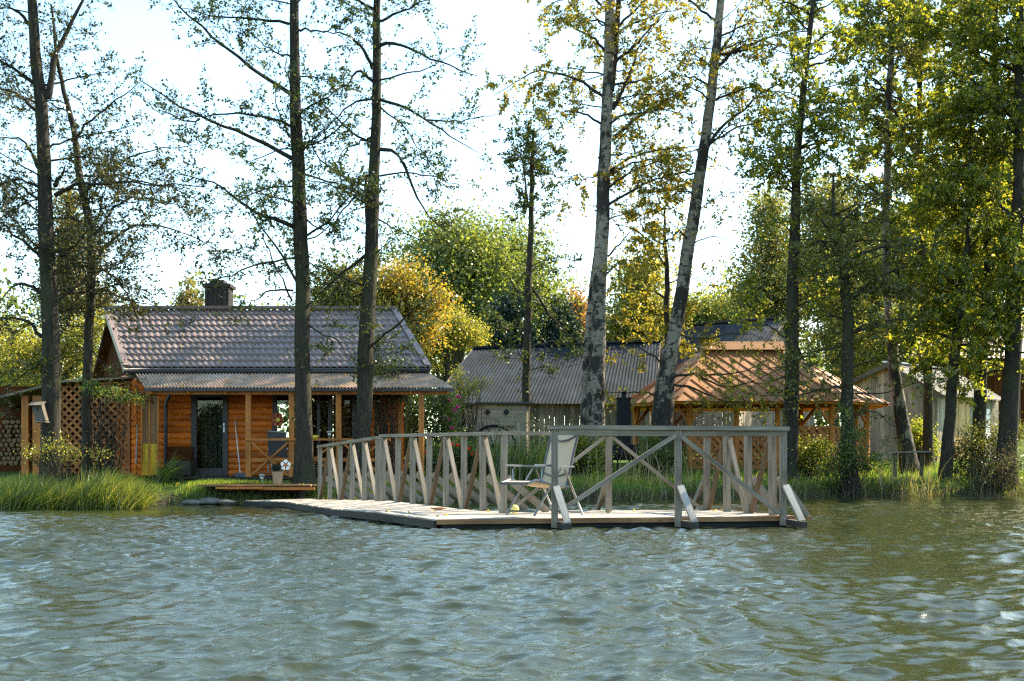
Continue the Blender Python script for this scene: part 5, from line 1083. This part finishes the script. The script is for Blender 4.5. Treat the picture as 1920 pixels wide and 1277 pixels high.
# ---------------------------------------------------------------- background trees and bushes
BG = 'trees behind the buildings'
bgt = [
 ('round_tree', 'large round green tree rising behind the cabin right end', 72, [(850, 480, 95, 80), (800, 545, 70, 70), (870, 590, 100, 70), (905, 500, 60, 60)], 'green', .24, 420, 60, 1.0, [(860, 800, 26), (860, 600, 18), (855, 470, 8)]),
 ('round_tree', 'smaller green tree right of the large round one and left of the double birch', 76, [(965, 480, 60, 65), (990, 540, 55, 60), (940, 560, 60, 60), (1000, 600, 50, 50)], 'green', .24, 240, 56, 1.0, [(970, 800, 20), (970, 560, 14), (965, 450, 6)]),
 ('maple_tree', 'orange maple glowing above the cabin roof right end', 46, [(758, 535, 40, 42), (800, 570, 30, 42), (725, 570, 36, 34), (775, 620, 50, 34)], 'orange', .15, 190, 50, .42, [(765, 800, 16), (768, 640, 11), (765, 530, 5)]),
 ('yellow_bush_tree', 'yellow green small tree between the orange maple and the long barn', 62, [(815, 625, 38, 40), (855, 610, 38, 38), (795, 665, 32, 36), (890, 635, 26, 26)], 'yellow', .14, 190, 50, .40, [(838, 820, 12), (838, 660, 8), (840, 610, 4)]),
 ('maple_tree', 'green and orange tree between the two alders above the cabin roof', 47, [(640, 530, 46, 45), (620, 570, 40, 35), (670, 560, 40, 40)], 'olive', .14, 130, 46, .40, [(640, 800, 12), (642, 600, 8), (640, 510, 4)]),
 ('maple_tree', 'orange tinted low tree showing just over the cabin ridge between the alders', 50, [(650, 570, 40, 30), (610, 590, 30, 20)], 'orange', .13, 60, 40, .35, [(645, 800, 10), (645, 600, 6), (645, 560, 3)]),
 ('spruce_tree', 'dark blue green spruce left of the thin twisted tree', 66, [(958, 575, 18, 26), (955, 615, 34, 32), (958, 655, 46, 30)], 'spruce', .22, 130, 60, .45, [(957, 800, 10), (957, 640, 7), (958, 555, 3)]),
 ('spruce_tree', 'dark spruce right of the thin twisted tree above the barn ridge', 66, [(1050, 590, 14, 20), (1050, 620, 28, 28), (1050, 660, 40, 26)], 'spruce', .22, 110, 60, .42, [(1050, 800, 10), (1050, 640, 7), (1050, 575, 3)]),
 ('rust_tree', 'rust coloured tree beside the double birch above the barn ridge', 84, [(1078, 590, 26, 42), (1092, 625, 30, 40)], 'rust', .24, 80, 46, .7, [(1080, 800, 9), (1080, 620, 6), (1080, 560, 3)]),
 ('yellow_tree', 'bright yellow tree between the double birch and the leaning birch', 56, [(1190, 560, 45, 60), (1225, 600, 45, 50), (1165, 620, 40, 45), (1210, 510, 35, 35)], 'yellow', .17, 230, 52, .50, [(1195, 800, 14), (1195, 620, 9), (1198, 510, 4)]),
 ('weeping_tree', 'tall grey green weeping birch behind the tall barn', 64, [(1445, 410, 40, 70), (1450, 510, 58, 80), (1415, 560, 45, 60), (1490, 560, 60, 70)], 'hazed_olive', .20, 260, 60, .75, [(1450, 800, 16), (1450, 560, 11), (1445, 370, 4)]),
 ('olive_tree', 'golden olive tree with a high crown right of the dark straight alder', 60, [(1555, 390, 55, 60), (1590, 450, 60, 60), (1540, 500, 55, 70), (1600, 560, 60, 70)], 'hazed_olive', .19, 320, 60, .70, [(1565, 800, 16), (1565, 560, 11), (1560, 350, 4)]),
 ('far_tree', 'low pale green tree in the gap right of the leaning birch', 88, [(1330, 585, 40, 32), (1300, 600, 30, 25)], 'green', .26, 80, 50, .8, [(1325, 800, 8), (1325, 620, 6), (1328, 560, 3)]),
 ('far_tree', 'low brownish tree left of the weeping birch', 86, [(1375, 580, 32, 42), (1400, 610, 30, 30)], 'yellow', .26, 80, 46, .8, [(1378, 800, 8), (1378, 620, 6), (1378, 550, 3)]),
 ('bank_tree', 'yellow green tree behind the plank shed roof', 54, [(1760, 610, 70, 50), (1690, 640, 60, 45), (1820, 600, 50, 50), (1620, 660, 45, 40)], 'yellow', .15, 300, 50, .48, [(1745, 800, 14), (1748, 680, 9), (1755, 590, 4)]),
 ('bank_tree', 'dense green tree filling the space above the brown house', 66, [(1680, 480, 80, 80), (1770, 450, 90, 90), (1860, 480, 80, 90), (1720, 560, 80, 60)], 'green', .22, 460, 58, .85, [(1760, 800, 18), (1760, 560, 12), (1765, 420, 5)]),
 ('bank_tree', 'tall dark green tree behind the right edge', 62, [(1880, 320, 90, 110), (1910, 520, 80, 90), (1960, 420, 80, 120)], 'dense', .21, 380, 58, .80, [(1905, 800, 18), (1905, 560, 12), (1895, 300, 5)]),
 ('pine_tree', 'yellowing pine between the two left alders', 58, [(128, 380, 22, 30), (130, 440, 40, 40), (135, 500, 55, 40), (140, 560, 75, 45)], 'pine', .16, 200, 60, .45, [(135, 800, 14), (133, 560, 10), (128, 360, 4)]),
 ('bank_tree', 'loose yellow green tree left of the cabin gable', 42, [(30, 660, 55, 60), (130, 650, 55, 60), (185, 620, 40, 45), (80, 720, 70, 40)], 'yellow', .11, 230, 44, .36, [(100, 860, 12), (102, 720, 8), (105, 630, 4)]),
 ('bank_tree', 'green tree at the far left behind the firewood', 48, [(0, 690, 60, 60), (60, 700, 50, 50), (-40, 620, 60, 60)], 'olive', .13, 210, 46, .42, [(10, 860, 12), (10, 740, 8), (10, 640, 4)]),
 ('small_conifer', 'small conifer peeking over the ridge left of the chimney', 50, [(352, 550, 14, 22), (355, 575, 26, 26), (352, 610, 36, 30)], 'pine', .13, 100, 50, .28, [(352, 800, 8), (352, 620, 6), (352, 535, 3)]),
 ('bank_tree', 'bright bushy tree in the gap between the tall barn gable and the plank shed', 56, [(1565, 640, 30, 36), (1600, 690, 40, 30), (1640, 620, 50, 60), (1580, 570, 50, 50)], 'yellow', .15, 240, 50, .42, [(1590, 800, 8), (1590, 690, 6), (1588, 630, 3)]),
]
for i, (nm, lb, d_, bl, lf, ls, nc_, per_, cr_, trk) in enumerate(bgt):
    blob_tree(nm, lb, 'tree', BG, d_, bl, lf, ls, nc_, per_, cr_, trk, seed=100 + i, hang=.8 if nm == 'weeping_tree' else 0)
# far wood closing the horizon behind everything
rng = np.random.default_rng(77); C = []
for i in range(150):
    x = -90 + 180 * (i + rng.random()) / 150; y = 108 + rng.uniform(-6, 8); h_ = rng.uniform(10, 13.5) + 1.2 * math.sin(x * .4)
    n = 60; u = unit(rng.normal(0, 1, (n, 3))) * (rng.random(n) ** .5)[:, None]; c = np.array([x, y, 2.6 + h_ * .5]) + u * np.array([2.4, 2.4, h_ * .52])
    C.append((c[:, None] + rng.normal(0, .55, (n, 16, 3))).reshape(-1, 3))
for i in range(110):                       # the wooded shore across the lake, seen in window panes
    x = -130 + 260 * (i + rng.random()) / 110; h_ = rng.uniform(8, 12); u = unit(rng.normal(0, 1, (40, 3))) * (rng.random(40) ** .5)[:, None]
    c = np.array([x, -115 + rng.uniform(-5, 5), .3 + h_ * .5]) + u * np.array([2.6, 2.4, h_ * .52]); C.append(np.repeat((c[:, None] + rng.normal(0, .7, (40, 26, 3))).reshape(-1, 3), 1, 0))
C = np.concatenate(C); C = C[C[:, 2] > np.where(C[:, 1] > 0, 2, 0)]; Cb = C[C[:, 1] < 0]; C = C[C[:, 1] > 0]; V, Q = join([leaves(rng, C, .46, .4), leaves(rng, Cb, 1.1, .4)]); props(link('far_wood', qmesh('far_wood', V, Q), LM['green']), 'far belt of mixed trees closing the horizon', 'wood', kind='stuff')

SB = 'bushes on the bank'
shr = [
 ('flowering_bush', 'pale green bush with magenta flowers at the right end of the cabin porch', 33.5, [(790, 780, 36, 40), (830, 750, 30, 34), (840, 800, 34, 36), (775, 830, 30, 40)], 'bush', .075, 170, 40, .17),
 ('yellow_shrub', 'yellow leaved shrub in front of the barn roof by the outhouse', 35, [(878, 728, 26, 18), (905, 712, 14, 12), (858, 750, 14, 20), (858, 705, 14, 16)], 'yellow', .085, 44, 18, .17),
 ('garden_shrub', 'dark green shrub with red dahlias behind the dock railing', 31.5, [(870, 850, 40, 30), (820, 865, 40, 30), (910, 870, 36, 34)], 'bush', .08, 140, 40, .16),
 ('garden_shrub', 'low green shrub right behind the dock chair', 34, [(1075, 840, 36, 32), (1110, 850, 26, 28), (1040, 850, 28, 26)], 'dense', .08, 110, 40, .17),
 ('garden_shrub', 'green shrub below the gazebo left corner behind the cross braces', 35.5, [(1225, 840, 26, 34), (1205, 860, 24, 24), (1265, 862, 26, 26)], 'bush', .08, 80, 38, .17),
 ('bank_shrub', 'leafy green shrub at the foot of the crooked tree', 34.5, [(1590, 850, 36, 32), (1560, 872, 30, 28), (1625, 868, 34, 26), (1600, 810, 22, 26), (1575, 780, 14, 20)], 'bush', .085, 95, 26, .17),
 ('bank_shrub', 'green shrub hiding the gazebo lattice left of the crooked tree', 36, [(1525, 850, 30, 32), (1505, 872, 26, 26)], 'dense', .08, 70, 36, .18),
 ('bank_shrub', 'dark shrub against the plank shed wall by the leaning birch base', 42, [(1720, 815, 20, 34), (1738, 835, 22, 26)], 'dense', .09, 60, 36, .2),
 ('bank_shrub', 'tangled dry brown shrub overhanging the water at the right edge', 35.2, [(1860, 880, 48, 42), (1905, 870, 44, 50), (1830, 900, 36, 28), (1880, 915, 50, 18)], 'dryweed', .06, 170, 20, .24),
 ('bank_shrub', 'green shrub beneath the right edge trees above the dry tangle', 36.8, [(1840, 830, 34, 36), (1895, 815, 34, 40), (1800, 860, 30, 30)], 'olive', .085, 120, 34, .22),
 ('bank_shrub', 'yellow speckled bush at the base of the big alder with the bird box', 27.2, [(105, 835, 34, 22), (140, 850, 30, 16), (60, 850, 40, 20), (190, 850, 30, 10)], 'yellow', .06, 40, 18, .14),
 ('bank_shrub', 'leafy spray hanging across the top of the lattice', 29.0, [(200, 735, 36, 10), (235, 745, 22, 8), (170, 722, 26, 12), (262, 750, 14, 7)], 'bush', .07, 40, 22, .12),
 ('bank_shrub', 'sparse leafy bush under the alder with the broken stub', 30.5, [(720, 700, 36, 36), (745, 740, 34, 26), (700, 650, 24, 30)], 'alder', .07, 90, 22, .18),
]
for i, (nm, lb, d_, bl, lf, ls, nc_, per_, cr_) in enumerate(shr):
    blob_tree(nm, lb, 'shrub', SB, d_, bl, lf, ls, nc_, per_, cr_, None, bark='brown', seed=200 + i, shell=.6)
def blossoms(name, label, d_, spots, mat, r, group):
    rng = np.random.default_rng(len(label))
    for px, py in spots:
        c = P(px, py, d_ + rng.uniform(-.2, .2)); n = 14; a = rng.random(n) * 6.283; el = rng.uniform(-.2, 1.1, n)
        C = np.stack([np.cos(a) * np.cos(el), np.sin(a) * np.cos(el), np.sin(el)], 1) * r * .55; V, Q = leaves(rng, C, r * .9, .3, .8)
        st = MB(); o = link(name, qmesh(name, V, Q), LM[mat], None, c); props(o, label, 'flower', group)
blossoms('magenta_flower', 'magenta blossom on the pale bush at the right end of the porch', 33.0, [(842, 752), (858, 764), (853, 770), (842, 788), (860, 745), (848, 803)], 'magenta', .075, 'magenta blossoms on the porch bush')
blossoms('red_dahlia', 'red dahlia blooming behind the dock railing', 31.0, [(800, 848), (808, 850), (803, 856), (838, 836), (846, 834), (868, 838), (858, 836), (878, 842), (886, 852), (828, 842), (806, 872), (882, 815)], 'redpetal', .075, 'red dahlias behind the dock')

# foliage of the potted plant
rng = np.random.default_rng(9); C = np.array(POTC) + unit(rng.normal(0, 1, (420, 3))) * (rng.random(420) ** .5)[:, None] * np.array([.13, .11, .11]) + np.array([0, 0, .07])
V, Q = leaves(rng, C, .045, .4, .4); link('foliage', qmesh('foliage', V - np.array(ORI[pt]), Q), LM['spruce'], pt)

# ---------------------------------------------------------------- grass, reeds, weeds
def blades(rng, B0, h, w, lean, K=3, droop=.25):
    N = len(B0); az = rng.random(N) * 6.283; side = np.stack([np.cos(az), np.sin(az), 0 * az], 1); V = []
    ln = lean + rng.normal(0, .16 if K < 5 else .27, (N, 2)) + .12 * np.sin(B0[:, :2] * 2.7); 
    for k in range(K + 1):
        t = k / K; c = B0 + np.stack([ln[:, 0] * t * t * h, ln[:, 1] * t * t * h, h * (t - droop * t * t * np.abs(ln).sum(1))], 1); ww = (w * (1 - t) ** .7 + .0008)[:, None]
        V += [c - side * ww / 2, c + side * ww / 2]
    V = np.stack(V, 1); I = np.arange(N * 2 * (K + 1)).reshape(N, K + 1, 2); Q = np.stack([I[:, :-1, 0], I[:, :-1, 1], I[:, 1:, 1], I[:, 1:, 0]], -1).reshape(-1, 4)
    return V.reshape(-1, 3), Q
def bank_pts(rng, n, x0, x1, s0, s1, pw=1.0):
    x = rng.uniform(x0, x1, n); y = np.interp(x, SX, SY) + s0 + (s1 - s0) * rng.random(n) ** pw; return np.stack([x, y, ground_np(x, y)], 1)
rng = np.random.default_rng(21)
B0 = np.concatenate([bank_pts(rng, 45000, -12, 16, .25, 9, 1.5), bank_pts(rng, 9000, -7, -4, .1, 3.5)]); n = len(B0)
hh = np.where(B0[:, 0] < -3.5, rng.uniform(.05, .13, n), rng.uniform(.08, .22, n) * np.where(rng.random(n) < .08, 2.2, 1)); V, Q = blades(rng, B0, hh, rng.uniform(.010, .02, n), np.array([.15, 0]))
props(link('grass', qmesh('grass', V, Q), LM['grass']), 'short green grass on the lake bank', 'grass', kind='stuff')
def px_pts(rng, n, x0, x1, d0, d1): dd = rng.uniform(d0, d1, n); x = (rng.uniform(x0, x1, n) - 960) / F * dd; return np.stack([x, dd, np.maximum(ground_np(x, dd), -.2)], 1)
B0 = np.concatenate([px_pts(rng, 9500, -70, 246, 23.7, 26.3), px_pts(rng, 800, 240, 268, 23.9, 25)]); clump = .78 + .22 * np.sin(B0[:, 0] * 3.1 + 1) * np.sin(B0[:, 0] * 1.3 + B0[:, 1]); hh = rng.uniform(.55, 1.12, len(B0)) * clump + .1
V, Q = blades(rng, B0, hh, rng.uniform(.012, .026, len(B0)), np.array([.42, -.05]), 5, .3)
props(link('reeds', qmesh('reeds', V, Q), LM['reed']), 'thick bed of windblown green reeds at the left shore', 'reeds', kind='stuff')
cl = thing('reed_clump', 'arching clump of tall reed leaves at the left end of the terrace', 'reed clump', P(308, 900, 28.6), 'tall reed clumps')
B0 = px_pts(rng, 160, 290, 318, 28.3, 28.9); V, Q = blades(rng, B0, rng.uniform(.5, 1.0, 160), rng.uniform(.02, .034, 160), np.array([.75, 0]), 6, .45); link('leaves', qmesh('leaves', V - np.array(ORI[cl]), Q), LM['reed'], cl)
cl = thing('reed_clump', 'tall green reed clump beside the outhouse behind the dock', 'reed clump', P(970, 905, 31.5), 'tall reed clumps')
B0 = px_pts(rng, 900, 925, 1015, 30.6, 32.2); V, Q = blades(rng, B0, rng.uniform(.7, 1.5, 900), rng.uniform(.018, .032, 900), np.array([.22, 0]), 6, .35); link('leaves', qmesh('leaves', V - np.array(ORI[cl]), Q), LM['bush'], cl)
B1 = px_pts(rng, 26, 935, 1005, 30.8, 31.8); V, Q = blades(rng, B1 + np.array([0, 0, .2]), rng.uniform(1.2, 1.55, 26), np.full(26, .014), np.array([.18, 0]), 5, .2); V2, Q2 = leaves(rng, (V.reshape(26, 12, 3)[:, -1][:, None] + rng.normal(0, .04, (26, 30, 3)) * np.array([1, 1, 1.8])).reshape(-1, 3), .06, 0, .2); V, Q = join([(V, Q), (V2, Q2)]); link('plumes', qmesh('plumes', V - np.array(ORI[cl]), Q), LM['straw'], cl)
B0 = bank_pts(rng, 5200, -1.5, 15.5, -.22, .45); hh = rng.uniform(.10, .36, len(B0)); V, Q = blades(rng, B0, hh, rng.uniform(.010, .02, len(B0)), np.array([.1, -.08]), 4, .3)
props(link('bank_weeds', qmesh('bank_weeds', V, Q), LM['dryweed']), 'dry brown and green weeds along the waterline of the right bank', 'weeds', kind='stuff')
B0 = np.concatenate([bank_pts(rng, 150, -.3, 15.5, -.3, .6), px_pts(rng, 90, 1640, 1760, 34.6, 35.6), px_pts(rng, 60, 1150, 1260, 32.4, 33.2)]); hh = rng.uniform(.6, 1.45, len(B0)); V, Q = blades(rng, B0, hh, rng.uniform(.010, .016, len(B0)), np.array([.08, 0]), 5, .2)
props(link('dry_reeds', qmesh('dry_reeds', V, Q), LM['straw']), 'scattered pale dry reed stalks standing along the right bank', 'reeds', kind='stuff')
# fallen leaves on roofs, lawn and landing
def on_quad(a0, a1, b0, b1, n, lift):
    u, v = rng.random(n)[:, None], (rng.random(n) ** .6)[:, None]; a0, a1, b0, b1 = [np.array(q_) for q_ in (a0, a1, b0, b1)]
    return (a0 * (1 - u) + a1 * u) * (1 - v) + (b0 * (1 - u) + b1 * u) * v + np.array([0, -.4, 1]) * lift
C = np.concatenate([on_quad(rL, rR, eL, eR, 170, .05), on_quad(aL, aR, fL, fR, 150, .03), bank_pts(rng, 900, -8, 14, .4, 9) + np.array([0, 0, .06]),
    np.stack([rng.uniform(X(400, 27.3), X(585, 27.3), 70), rng.uniform(26.7, 28.0, 70), np.full(70, zl + .012)], 1), on_quad(C0, E0, Lb0, Gx, 40, .012)])
V, Q = leaves(rng, C, .06, 2.5, .7); props(link('fallen_leaves', qmesh('fallen_leaves', V, Q), LM['birch']), 'yellow fallen leaves scattered over roofs, lawn and landing', 'leaves', kind='stuff')
# stones on the little beach
rn = random.Random(5)
for i, (px, py, sz) in enumerate(((360, 943, .22), (395, 941, .30), (425, 942, .2), (345, 947, .12), (475, 944, .16))):
    dd = 26.6 + rn.uniform(-.15, .15); q = MB(); c = P(px, py, dd); prof = [(.001, -.12)] + [(sz * math.cos(t) * rn.uniform(.9, 1.1), sz * .32 * math.sin(t)) for t in np.linspace(-.4, 1.4, 7)] + [(.001, sz * .33)]
    q.lathe(c, prof, 12); o = q.build('shore_stone', M['mud'], None, c); o.scale = (1, .7, 1)
    props(o, ('small brown stone', 'long flat grey stone', 'flat stone touching the dark landing shade', 'smallest pebble like stone nearest the reeds', 'stone lying under the wooden landing')[i] + ' on the little beach left of the dock', 'stone', 'stones on the little beach')
